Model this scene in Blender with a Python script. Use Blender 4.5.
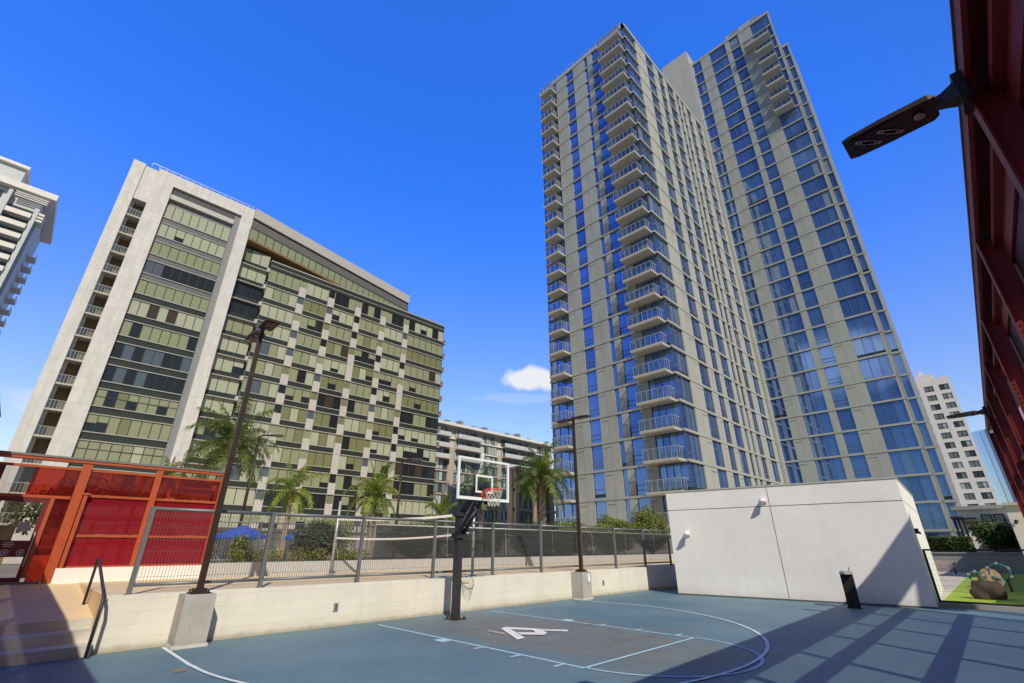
import bpy, math, random
from mathutils import Vector, Matrix
R = math.radians
rnd = random.Random(7)
for o in list(bpy.data.objects): bpy.data.objects.remove(o)
S = bpy.context.scene
COL = S.collection

# ------------------------------------------------------------------ camera
EYE = 1.68
cd = bpy.data.cameras.new('camera'); cam = bpy.data.objects.new('camera', cd); COL.objects.link(cam)
cd.sensor_width = 36; cd.lens = 464 * 36 / 1024; cd.clip_start = 0.05; cd.clip_end = 5000
cam.location = (0, 0, EYE); cam.rotation_euler = (R(90 + 23.88), 0, R(45.2 - 90))
S.camera = cam

# ------------------------------------------------------------------ sky, sun, exposure
SUN = Vector((-0.525, -1.05, 1.0)).normalized()
elev = math.asin(SUN.z); rot = math.atan2(SUN.x, SUN.y)
W = bpy.data.worlds.new('World'); S.world = W; W.use_nodes = True
nt = W.node_tree; N = nt.nodes; L = nt.links
bg = N['Background']; bg.inputs['Strength'].default_value = 0.10
sky = N.new('ShaderNodeTexSky'); sky.sky_type = 'NISHITA'; sky.sun_disc = False
sky.sun_elevation = elev; sky.sun_rotation = rot; sky.air_density = 1.0; sky.dust_density = 0.6; sky.ozone_density = 3.0
# small cumulus low between the buildings and two faint wisps, fixed in the sky by direction
tc = N.new('ShaderNodeTexCoord')
nz = N.new('ShaderNodeTexNoise'); nz.inputs['Scale'].default_value = 26; nz.inputs['Detail'].default_value = 6
L.new(tc.outputs['Generated'], nz.inputs['Vector'])
def vdot(v):
    n = N.new('ShaderNodeVectorMath'); n.operation = 'DOT_PRODUCT'; n.inputs[1].default_value = v
    L.new(tc.outputs['Generated'], n.inputs[0]); return n.outputs['Value']
def mth(op, a, b=None, clamp=False):
    n = N.new('ShaderNodeMath'); n.operation = op; n.use_clamp = clamp
    for i, x in enumerate((a, b)):
        if x is None: continue
        if isinstance(x, (int, float)): n.inputs[i].default_value = x
        else: L.new(x, n.inputs[i])
    return n.outputs[0]
def cloud(d, w, h, strength, nscale, base=None):
    d = Vector(d).normalized(); u = Vector((d.y, -d.x, 0)).normalized(); v = u.cross(d)
    if v.z < 0: v = -v
    a = mth('DIVIDE', vdot(u), w); b = mth('DIVIDE', vdot(v), h)
    r = mth('SQRT', mth('ADD', mth('MULTIPLY', a, a), mth('MULTIPLY', b, b)))
    f = mth('SUBTRACT', 1.0, r)
    f = mth('ADD', f, mth('MULTIPLY', mth('SUBTRACT', nz.outputs[0], 0.5), nscale))
    f = mth('MULTIPLY', f, 2.6, True)
    f = mth('MULTIPLY', f, mth('GREATER_THAN', vdot(d), 0.3))
    return mth('MULTIPLY', f, strength)
C45 = R(45.2)
def dirpx(px, py, F=464.0, P=R(23.88)):
    x = px - 512; y = 341.5 - py
    v = (x, F * math.cos(P) - y * math.sin(P), F * math.sin(P) + y * math.cos(P))
    return Vector((v[0] * math.sin(C45) + v[1] * math.cos(C45), -v[0] * math.cos(C45) + v[1] * math.sin(C45), v[2]))
# the side of the sky away from the sun is the deep blue one, paler towards the horizon; the sunward side stays neutral
def rgbmix(f, a, b, mode='MIX'):
    m = N.new('ShaderNodeMixRGB'); m.blend_type = mode
    for i, x in enumerate((f, a, b)):
        if isinstance(x, (int, float)): m.inputs[i].default_value = x
        elif isinstance(x, tuple): m.inputs[i].default_value = (*x, 1)
        else: L.new(x, m.inputs[i])
    return m.outputs[0]
def ramp(x, a, b):
    n = N.new('ShaderNodeMapRange'); n.interpolation_type = 'SMOOTHSTEP'; n.inputs[1].default_value = a; n.inputs[2].default_value = b; L.new(x, n.inputs[0]); return n.outputs[0]
up = vdot((0, 0, 1)); anti = vdot(Vector((-SUN.x, -SUN.y, 0)).normalized())
tint = rgbmix(ramp(up, 0.0, 0.72), (1.95, 1.62, 1.36), (0.48, 1.60, 3.9))
tint = rgbmix(ramp(anti, -0.35, 0.45), (0.50, 0.56, 0.58), tint)
col = rgbmix(1.0, sky.outputs[0], tint, 'MULTIPLY')
for (d, w, h, s, ns) in ((dirpx(540, 379), 0.085, 0.030, 0.97, 1.0), (dirpx(38, 402), 0.06, 0.03, 0.30, 1.6), (dirpx(515, 398), 0.10, 0.014, 0.16, 1.4),
                         ((-73, 10, 23), 0.28, 0.055, 0.75, 1.5), ((-60, -10, 52), 0.22, 0.07, 0.4, 1.8), ((45, -60, 40), 0.22, 0.08, 0.6, 1.6)):  # unseen clouds behind the camera, added for the tower windows to reflect
    m = N.new('ShaderNodeMixRGB'); L.new(cloud(d, w, h, s, ns), m.inputs[0]); L.new(col, m.inputs[1])
    m.inputs[2].default_value = (8.6, 8.7, 9.0, 1); col = m.outputs[0]
L.new(col, bg.inputs['Color'])
sd = bpy.data.lights.new('sun', 'SUN'); sun = bpy.data.objects.new('sun', sd); COL.objects.link(sun)
sd.energy = 4.35; sd.angle = R(0.5); sd.color = (1.0, 0.94, 0.82)
sun.rotation_euler = (-SUN).to_track_quat('-Z', 'Y').to_euler()
S.view_settings.view_transform = 'Standard'; S.view_settings.look = 'None'
S.view_settings.exposure = 0.0; S.view_settings.gamma = 1.0
S.render.engine = 'CYCLES'; S.cycles.transparent_max_bounces = 24; S.cycles.max_bounces = 8

# ------------------------------------------------------------------ helpers
class MB:
    """collects faces; build() links them as ONE mesh object"""
    def __init__(s, xf=None): s.v = []; s.f = []; s.m = []; s.sm = []; s.xf = xf
    def face(s, pts, mi=0, sm=False):
        i = len(s.v)
        for p in pts: s.v.append(Vector(p))
        s.f.append(tuple(range(i, i + len(pts)))); s.m.append(mi); s.sm.append(sm); return s
    def box(s, x0, x1, y0, y1, z0, z1, mi=0):
        if x0 > x1: x0, x1 = x1, x0
        if y0 > y1: y0, y1 = y1, y0
        if z0 > z1: z0, z1 = z1, z0
        i = len(s.v)
        for x in (x0, x1):
            for y in (y0, y1):
                for z in (z0, z1): s.v.append(Vector((x, y, z)))
        for q in ((0, 1, 3, 2), (4, 6, 7, 5), (0, 4, 5, 1), (2, 3, 7, 6), (0, 2, 6, 4), (1, 5, 7, 3)):
            s.f.append(tuple(i + k for k in q)); s.m.append(mi); s.sm.append(False)
        return s
    def prism(s, poly, z0, z1, mi=0):
        n = len(poly); i = len(s.v)
        for z in (z0, z1):
            for p in poly: s.v.append(Vector((p[0], p[1], z)))
        s.f.append(tuple(i + k for k in reversed(range(n)))); s.f.append(tuple(i + n + k for k in range(n)))
        s.m += [mi, mi]; s.sm += [False, False]
        for k in range(n):
            s.f.append((i + k, i + (k + 1) % n, i + n + (k + 1) % n, i + n + k)); s.m.append(mi); s.sm.append(False)
        return s
    def tube(s, path, r, n=8, mi=0, closed=False, square=False):
        path = [Vector(p) for p in path]; rs = r if isinstance(r, (list, tuple)) else [r] * len(path)
        rings = []; up = None
        for k, p in enumerate(path):
            a = path[k - 1] if (k or closed) else path[0]; b = path[(k + 1) % len(path)] if (k < len(path) - 1 or closed) else path[-1]
            t = (b - a).normalized()
            if up is None:
                up = Vector((0, 0, 1)) if abs(t.z) < 0.9 else Vector((1, 0, 0))
            u = t.cross(up).normalized(); w = u.cross(t).normalized(); up = w
            i = len(s.v)
            for j in range(n):
                an = 2 * math.pi * (j + (0.5 if square else 0)) / n
                s.v.append(p + (u * math.cos(an) + w * math.sin(an)) * rs[k])
            rings.append(i)
        K = len(path) if closed else len(path) - 1
        for k in range(K):
            a = rings[k]; b = rings[(k + 1) % len(path)]
            for j in range(n):
                s.f.append((a + j, a + (j + 1) % n, b + (j + 1) % n, b + j)); s.m.append(mi); s.sm.append(n > 5)
        if not closed:
            s.f.append(tuple(rings[0] + j for j in reversed(range(n)))); s.f.append(tuple(rings[-1] + j for j in range(n)))
            s.m += [mi, mi]; s.sm += [False, False]
        return s
    def bar(s, a, b, w, mi=0):
        return s.tube([a, b], w * 0.7071, 4, mi, square=True)
    def build(s, name, mats, parent=None, origin=None, smooth=None):
        vs = [s.xf(v) for v in s.v] if s.xf else s.v
        if not isinstance(mats, (list, tuple)): mats = [mats]
        if parent is not None: og = Vector(parent['base'])
        elif origin is not None: og = Vector(origin)
        else:
            og = Vector((sum(v.x for v in vs) / len(vs), sum(v.y for v in vs) / len(vs), min(v.z for v in vs)))
        me = bpy.data.meshes.new(name); me.from_pydata([tuple(v - og) for v in vs], [], s.f)
        for m in mats: me.materials.append(m)
        me.polygons.foreach_set('material_index', s.m)
        me.polygons.foreach_set('use_smooth', s.sm if smooth is None else [smooth] * len(s.f))
        me.update()
        o = bpy.data.objects.new(name, me); COL.objects.link(o); o['base'] = tuple(og)
        if parent is not None:
            o.parent = parent; o.location = (0, 0, 0)
        else: o.location = og
        return o
def clean():
    for o in COL.objects:
        if 'base' in o: del o['base']
def thing(name, loc, label, cat, group=None):
    o = bpy.data.objects.new(name, None); COL.objects.link(o); o.empty_display_size = 0.3
    o.location = loc; o['base'] = tuple(loc); return tag(o, label, cat, group)
def tag(o, label=None, cat=None, group=None, kind=None):
    if label: o['label'] = label
    if cat: o['category'] = cat
    if group: o['group'] = group
    if kind: o['kind'] = kind
    return o
def copy_tree(o, loc=None, label=None, parent=None):
    c = o.copy(); COL.objects.link(c)
    if parent is not None: c.parent = parent
    if loc is not None: c.location = loc
    if label: c['label'] = label
    for ch in list(o.children): copy_tree(ch, parent=c)
    return c

# ------------------------------------------------------------------ materials
MATS = {}
def mat(name, color, rough=0.6, metal=0.0, var=0.0, scale=4.0, bump=0.0, bscale=60.0, spec=0.5, stretch=(1, 1, 1), alpha=1.0, big=0.0):
    m = bpy.data.materials.new(name); m.use_nodes = True; n = m.node_tree.nodes; l = m.node_tree.links
    p = n['Principled BSDF']; p.inputs['Base Color'].default_value = (*color, 1); p.inputs['Roughness'].default_value = rough
    p.inputs['Metallic'].default_value = metal; p.inputs['Specular IOR Level'].default_value = spec; p.inputs['Alpha'].default_value = alpha
    if var or bump or big:
        t = n.new('ShaderNodeTexCoord'); mp = n.new('ShaderNodeMapping'); mp.inputs['Scale'].default_value = stretch
        l.new(t.outputs['Object'], mp.inputs['Vector'])
    src = None
    for amt, sc, det in ((var, scale, 8), (big, scale * 0.13, 3)):
        if not amt: continue
        a = n.new('ShaderNodeTexNoise'); a.inputs['Scale'].default_value = sc; a.inputs['Detail'].default_value = det; a.inputs['Roughness'].default_value = 0.65
        l.new(mp.outputs[0], a.inputs['Vector'])
        r = n.new('ShaderNodeMapRange'); r.inputs['From Min'].default_value = 0.3; r.inputs['From Max'].default_value = 0.7
        r.inputs['To Min'].default_value = 1 - amt; r.inputs['To Max'].default_value = 1 + amt; l.new(a.outputs[0], r.inputs['Value'])
        mx = n.new('ShaderNodeMixRGB'); mx.blend_type = 'MULTIPLY'; mx.inputs[0].default_value = 1
        if src is None: mx.inputs[1].default_value = (*color, 1)
        else: l.new(src, mx.inputs[1])
        l.new(r.outputs[0], mx.inputs[2]); src = mx.outputs[0]
    if src is not None: l.new(src, p.inputs['Base Color'])
    if bump:
        b = n.new('ShaderNodeTexNoise'); b.inputs['Scale'].default_value = bscale; b.inputs['Detail'].default_value = 4; l.new(mp.outputs[0], b.inputs['Vector'])
        bn = n.new('ShaderNodeBump'); bn.inputs['Strength'].default_value = bump; bn.inputs['Distance'].default_value = 0.02
        l.new(b.outputs[0], bn.inputs['Height']); l.new(bn.outputs[0], p.inputs['Normal'])
    MATS[name] = m; return m
def nodes(m): return m.node_tree.nodes, m.node_tree.links, m.node_tree.nodes['Principled BSDF']

white_stucco = mat('white stucco', (0.79, 0.755, 0.69), 0.85, var=0.03, scale=3, bump=0.25, bscale=160, big=0.05)
white_paint = mat('white paint', (0.80, 0.79, 0.77), 0.55, var=0.03, scale=5)
pale_stone = mat('pale stone cladding', (0.56, 0.535, 0.50), 0.6, var=0.10, scale=0.9, big=0.06, stretch=(1, 1, 0.6))
ltgrey_panel = mat('light panel', (0.44, 0.415, 0.375), 0.6, var=0.08, scale=2)
grey_panel = mat('grey facade panel', (0.305, 0.32, 0.295), 0.55, var=0.10, scale=0.6, big=0.08, stretch=(1, 1, 0.35))
lit_tan_panel = mat('lit tan facade panel', (0.37, 0.365, 0.325), 0.6, var=0.07, scale=0.6, big=0.05, stretch=(1, 1, 0.35))  # sunlit facade made lighter in its colour; core slab and parapets share it
slab_conc = mat('slab concrete', (0.42, 0.395, 0.335), 0.75, var=0.08, scale=2)
joint_dark = mat('joint', (0.10, 0.10, 0.095), 0.8)
concrete = mat('concrete', (0.42, 0.40, 0.36), 0.85, var=0.13, scale=2.2, bump=0.3, bscale=40, big=0.12)
deck_conc = mat('deck concrete', (0.68, 0.51, 0.29), 0.85, var=0.06, scale=3, bump=0.2, bscale=80, big=0.06)
step_conc = mat('step concrete', (0.47, 0.45, 0.39), 0.85, var=0.22, scale=1.6, big=0.2, stretch=(1, 1, 2))
planter_wall = mat('planter render', (0.46, 0.435, 0.41), 0.85, var=0.06, scale=4)
ground_m = mat('ground paving', (0.22, 0.21, 0.20), 0.9, var=0.1, scale=0.5)
fence_grey = mat('fence grey metal', (0.17, 0.18, 0.18), 0.45, 0.3, var=0.1, scale=10)
bronze = mat('bronze lamp metal', (0.055, 0.035, 0.024), 0.45, 0.5, var=0.15, scale=12)
black_metal = mat('black metal', (0.018, 0.018, 0.018), 0.45, 0.2, var=0.15, scale=9)
black_pole = mat('black pole', (0.032, 0.033, 0.036), 0.5, 0.1, var=0.2, scale=6)
galv = mat('galvanised metal', (0.45, 0.45, 0.44), 0.45, 0.5, var=0.15, scale=9)
wire_m = mat('fence wire', (0.09, 0.09, 0.09), 0.6, 0.2)
red_steel = mat('red steel', (0.24, 0.026, 0.022), 0.5, 0.0, var=0.14, scale=7, bump=0.08, bscale=50, big=0.10)
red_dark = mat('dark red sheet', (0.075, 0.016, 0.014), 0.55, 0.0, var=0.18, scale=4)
orange_steel = mat('red orange steel', (0.40, 0.075, 0.022), 0.45, 0.0, var=0.10, scale=6, big=0.08)
door_red = mat('door frame red', (0.14, 0.018, 0.018), 0.4, 0.0, var=0.1, scale=6)
cap_grey = mat('grey capping', (0.20, 0.18, 0.17), 0.5, 0.3, var=0.1, scale=8)
lamp_lens = mat('lamp lens', (0.9, 0.42, 0.10), 0.2, 0.0, var=0.4, scale=60)
lamp_ref = mat('lamp reflector', (0.50, 0.44, 0.44), 0.25, 0.7, var=0.5, scale=80)
rim_orange = mat('rim orange', (0.75, 0.10, 0.03), 0.4)
net_white = mat('net white', (0.75, 0.74, 0.71), 0.8)
tape_white = mat('net tape', (0.68, 0.63, 0.57), 0.8, var=0.08, scale=12)
line_blue = mat('court line light blue', (0.38, 0.60, 0.66), 0.7, var=0.22, scale=6)
line_white = mat('court line white', (0.66, 0.70, 0.69), 0.7, var=0.20, scale=5)
mark_white = mat('court mark white', (0.72, 0.69, 0.63), 0.75, var=0.2, scale=6)
mark_worn = mat('court mark worn', (0.42, 0.33, 0.24), 0.8, var=0.2, scale=12)
stain_brown = mat('court stain', (0.24, 0.17, 0.10), 0.85, var=0.3, scale=15)
trunk_m = mat('palm trunk', (0.26, 0.20, 0.145), 0.9, var=0.25, scale=9, bump=0.6, bscale=14)
bark_m = mat('bark', (0.14, 0.10, 0.07), 0.9, var=0.25, scale=9, bump=0.5, bscale=20)
rock_m = mat('boulder', (0.055, 0.034, 0.024), 0.9, var=0.35, scale=3, bump=1.0, bscale=9)
rock_tan = mat('tan boulder', (0.30, 0.19, 0.11), 0.9, var=0.25, scale=3, bump=0.8, bscale=9)
teal = mat('teal plastic', (0.012, 0.14, 0.13), 0.4)
blue_cloth = mat('blue canvas', (0.02, 0.07, 0.42), 0.75, var=0.08, scale=8)
grey_wall = mat('grey wall', (0.27, 0.27, 0.265), 0.85, var=0.08, scale=2, big=0.08)
beige_wall = mat('beige wall', (0.62, 0.56, 0.47), 0.85, var=0.05, scale=1)
tan_pave = mat('tan paving', (0.50, 0.45, 0.38), 0.85, var=0.07, scale=3)
brown_clad = mat('brown cladding', (0.42, 0.345, 0.285), 0.75, var=0.10, scale=0.8, big=0.08)
cream_clad = mat('cream cladding', (0.52, 0.47, 0.40), 0.75, var=0.06, scale=0.8)
white_clad = mat('white cladding', (0.70, 0.655, 0.585), 0.75, var=0.05, scale=0.5, big=0.04)
grey_white = mat('pale grey render', (0.50, 0.51, 0.50), 0.75, var=0.06, scale=0.6)
mid_grey = mat('mid grey', (0.20, 0.205, 0.21), 0.7, var=0.08, scale=1)
soffit_m = mat('soffit timber', (0.20, 0.13, 0.05), 0.6, var=0.1, scale=2)
spandrel = mat('green spandrel', (0.030, 0.036, 0.028), 0.25, 0.0, var=0.15, scale=0.5)
spandrel_g = mat('grey spandrel', (0.12, 0.125, 0.125), 0.35, var=0.1, scale=0.5)
ledge = mat('slab edge grey', (0.33, 0.31, 0.28), 0.6)
mull_t = mat('tower mullion', (0.13, 0.14, 0.16), 0.45, 0.3)
mull = mat('dark mullion', (0.05, 0.052, 0.05), 0.4, 0.3)
mull_lt = mat('light mullion', (0.42, 0.43, 0.43), 0.45, 0.3)
def glass(name, color, metal, rough=0.04, wav=0.06, spec=0.5, var=0.0):
    m = mat(name, color, rough, metal, bump=wav, bscale=0.55, spec=spec, var=var, scale=0.35); return m
tg = [glass('blue glass', (0.20, 0.34, 0.68), 0.85), glass('blue glass deep', (0.15, 0.26, 0.54), 0.85), glass('blue glass pale', (0.26, 0.40, 0.66), 0.85),
      mat('window dark gap', (0.012, 0.014, 0.018), 0.2), glass('blue glass curtain', (0.22, 0.30, 0.42), 0.35, 0.15)]
og = [glass('olive blind pane', (0.245, 0.26, 0.155), 0.0, 0.10), glass('pale blind pane', (0.36, 0.375, 0.27), 0.0, 0.10), glass('deep olive pane', (0.175, 0.18, 0.09), 0.0, 0.10),
      glass('dark pane', (0.018, 0.02, 0.02), 0.0, 0.05, spec=0.7), glass('slate pane', (0.10, 0.125, 0.15), 0.2, 0.05, spec=0.7), glass('brown curtain pane', (0.055, 0.038, 0.026), 0.0, 0.1)]
fg = [glass('grey green pane', (0.20, 0.25, 0.23), 0.2, 0.08), glass('dark grey pane', (0.06, 0.075, 0.085), 0.2, 0.06), glass('pale pane', (0.45, 0.48, 0.46), 0.1, 0.12)]
curt_glass = glass('pale blue curtain wall', (0.42, 0.55, 0.68), 0.8, 0.08)

def clear_glass(name, tint, fac, rough=0.02):
    """thin glazing: tinted transparent mixed with a glossy reflection"""
    m = bpy.data.materials.new(name); m.use_nodes = True; n = m.node_tree.nodes; l = m.node_tree.links; n.clear()
    out = n.new('ShaderNodeOutputMaterial'); mx = n.new('ShaderNodeMixShader'); t = n.new('ShaderNodeBsdfTransparent'); g = n.new('ShaderNodeBsdfGlossy')
    t.inputs[0].default_value = (*tint, 1); g.inputs['Roughness'].default_value = rough
    fr = n.new('ShaderNodeFresnel'); fr.inputs[0].default_value = 1.5
    ge = n.new('ShaderNodeNewGeometry'); iv = n.new('ShaderNodeMath'); iv.operation = 'SUBTRACT'; iv.inputs[0].default_value = 1.0; l.new(ge.outputs['Backfacing'], iv.inputs[1])
    a0 = n.new('ShaderNodeMath'); a0.operation = 'ADD'; a0.inputs[1].default_value = fac; l.new(fr.outputs[0], a0.inputs[0])
    a = n.new('ShaderNodeMath'); a.operation = 'MULTIPLY'; l.new(a0.outputs[0], a.inputs[0]); l.new(iv.outputs[0], a.inputs[1])
    l.new(a.outputs[0], mx.inputs[0]); l.new(t.outputs[0], mx.inputs[1]); l.new(g.outputs[0], mx.inputs[2]); l.new(mx.outputs[0], out.inputs[0]); return m
board_glass = clear_glass('backboard glass', (0.93, 0.96, 0.95), 0.04)
rail_glass = clear_glass('balcony glass', (0.80, 0.85, 0.88), 0.14, 0.2)
door_glass = clear_glass('door glass', (0.90, 0.88, 0.86), 0.06)
def red_glass_mat(name, tint, body, share):
    m = bpy.data.materials.new(name); m.use_nodes = True; n = m.node_tree.nodes; l = m.node_tree.links
    p = n['Principled BSDF']; out = n['Material Output']; p.inputs['Base Color'].default_value = (*body, 1); p.inputs['Roughness'].default_value = 0.06
    p.inputs['Specular IOR Level'].default_value = 1.0; p.inputs['Coat Weight'].default_value = 0.6; p.inputs['Coat Roughness'].default_value = 0.03; p.inputs['Coat IOR'].default_value = 1.7
    t = n.new('ShaderNodeBsdfTransparent'); t.inputs[0].default_value = (*tint, 1)
    mx = n.new('ShaderNodeMixShader'); mx.inputs[0].default_value = share
    tcx = n.new('ShaderNodeTexCoord'); b = n.new('ShaderNodeTexNoise'); b.inputs['Scale'].default_value = 1.3; l.new(tcx.outputs['Object'], b.inputs['Vector'])
    bn = n.new('ShaderNodeBump'); bn.inputs['Strength'].default_value = 0.05; bn.inputs['Distance'].default_value = 0.05; l.new(b.outputs[0], bn.inputs['Height']); l.new(bn.outputs[0], p.inputs['Normal']); l.new(bn.outputs[0], p.inputs['Coat Normal'])
    l.new(p.outputs[0], mx.inputs[1]); l.new(t.outputs[0], mx.inputs[2]); l.new(mx.outputs[0], out.inputs[0]); return m
red_glass = red_glass_mat('red laminated glass', (0.80, 0.05, 0.055), (0.30, 0.014, 0.026), 0.40)
red_glass_clear = red_glass_mat('clearer red glass', (0.80, 0.25, 0.16), (0.24, 0.02, 0.02), 0.74)
def holes(name, color, s, hole, along, emboss=(0.30, 0.02, 0.02)):
    """perforated sheet: real see-through holes laid out in metres on the sheet"""
    m = bpy.data.materials.new(name); m.use_nodes = True; n = m.node_tree.nodes; l = m.node_tree.links
    p = n['Principled BSDF']; out = n['Material Output']; p.inputs['Base Color'].default_value = (*color, 1); p.inputs['Roughness'].default_value = 0.45
    tcx = n.new('ShaderNodeTexCoord'); sp = n.new('ShaderNodeSeparateXYZ'); l.new(tcx.outputs['Object'], sp.inputs[0])
    def M(op, a, b=None):
        q = n.new('ShaderNodeMath'); q.operation = op
        for i, x in enumerate((a, b)):
            if x is None: continue
            if isinstance(x, (int, float)): q.inputs[i].default_value = x
            else: l.new(x, q.inputs[i])
        return q.outputs[0]
    u = M('DIVIDE', sp.outputs[along], s * 1.6); v = M('DIVIDE', sp.outputs['Z'], s)
    row = M('MODULO', M('FLOOR', v), 2.0); u = M('ADD', u, M('MULTIPLY', row, 0.5))
    fu = M('SUBTRACT', M('FRACT', u), 0.5); fv = M('SUBTRACT', M('FRACT', v), 0.5)
    r = M('SQRT', M('ADD', M('MULTIPLY', fu, fu), M('MULTIPLY', fv, fv)))
    h = M('LESS_THAN', r, hole)
    t = n.new('ShaderNodeBsdfTransparent'); tr = n.new('ShaderNodeBsdfTranslucent'); tr.inputs[0].default_value = (0.75, 0.05, 0.05, 1)
    m1 = n.new('ShaderNodeMixShader'); m1.inputs[0].default_value = 0.35; l.new(p.outputs[0], m1.inputs[1]); l.new(tr.outputs[0], m1.inputs[2])
    mx = n.new('ShaderNodeMixShader'); l.new(h, mx.inputs[0]); l.new(m1.outputs[0], mx.inputs[1]); l.new(t.outputs[0], mx.inputs[2]); l.new(mx.outputs[0], out.inputs[0])
    return m
perf_fine = holes('fine perforated dark sheet', (0.12, 0.02, 0.018), 0.030, 0.16, 'Y')
perf_red = holes('perforated red sheet', (0.34, 0.028, 0.026), 0.030, 0.39, 'X')
def screen_mat(name, color, opac):
    m = bpy.data.materials.new(name); m.use_nodes = True; n = m.node_tree.nodes; l = m.node_tree.links
    p = n['Principled BSDF']; out = n['Material Output']; p.inputs['Base Color'].default_value = (*color, 1); p.inputs['Roughness'].default_value = 0.8
    t = n.new('ShaderNodeBsdfTransparent'); mx = n.new('ShaderNodeMixShader'); mx.inputs[0].default_value = 1 - opac
    l.new(p.outputs[0], mx.inputs[1]); l.new(t.outputs[0], mx.inputs[2]); l.new(mx.outputs[0], out.inputs[0]); return m
windscreen = screen_mat('windscreen mesh', (0.017, 0.017, 0.018), 0.85)
def leaf(name, c, tr=0.35):
    m = bpy.data.materials.new(name); m.use_nodes = True; n = m.node_tree.nodes; l = m.node_tree.links
    p = n['Principled BSDF']; out = n['Material Output']; p.inputs['Roughness'].default_value = 0.5
    oi = n.new('ShaderNodeTexCoord'); nz = n.new('ShaderNodeTexNoise'); nz.inputs['Scale'].default_value = 2.5; l.new(oi.outputs['Object'], nz.inputs['Vector'])
    rr = n.new('ShaderNodeMapRange'); rr.inputs['From Min'].default_value = 0.3; rr.inputs['From Max'].default_value = 0.7; rr.inputs['To Min'].default_value = 0.6; rr.inputs['To Max'].default_value = 1.4; l.new(nz.outputs[0], rr.inputs['Value'])
    mx0 = n.new('ShaderNodeMixRGB'); mx0.blend_type = 'MULTIPLY'; mx0.inputs[0].default_value = 1; mx0.inputs[1].default_value = (*c, 1); l.new(rr.outputs[0], mx0.inputs[2])
    l.new(mx0.outputs[0], p.inputs['Base Color'])
    t = n.new('ShaderNodeBsdfTranslucent'); t.inputs[0].default_value = (c[0] * 1.6, c[1] * 1.5, c[2] * 0.8, 1)
    mx = n.new('ShaderNodeMixShader'); mx.inputs[0].default_value = tr
    l.new(p.outputs[0], mx.inputs[1]); l.new(t.outputs[0], mx.inputs[2]); l.new(mx.outputs[0], out.inputs[0]); return m
lf = [leaf('leaf mid', (0.075, 0.115, 0.022)), leaf('leaf light', (0.15, 0.20, 0.03)), leaf('leaf dark', (0.030, 0.052, 0.014))]
pl = [leaf('palm leaf', (0.125, 0.165, 0.04), .45), leaf('palm leaf yellow', (0.24, 0.25, 0.06), .45), leaf('palm leaf dark', (0.075, 0.105, 0.035), .45)]
plb = [leaf('bright palm leaf', (0.19, 0.25, 0.03)), leaf('bright palm leaf pale', (0.28, 0.30, 0.05)), leaf('bright palm leaf deep', (0.08, 0.12, 0.02))]
hl = [leaf('hedge leaf', (0.20, 0.23, 0.035)), leaf('hedge leaf light', (0.30, 0.32, 0.06)), leaf('hedge leaf dark', (0.09, 0.12, 0.02))]
gl = [leaf('grey green leaf', (0.075, 0.095, 0.04)), leaf('grey green leaf light', (0.12, 0.14, 0.06)), leaf('grey green leaf dark', (0.03, 0.042, 0.02))]
fl = [leaf('yellow flower', (0.50, 0.36, 0.03)), leaf('orange flower', (0.45, 0.14, 0.02)), leaf('flower leaf', (0.10, 0.15, 0.03))]
core_m = mat('twigs', (0.030, 0.032, 0.015), 0.95, var=0.3, scale=12)

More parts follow.
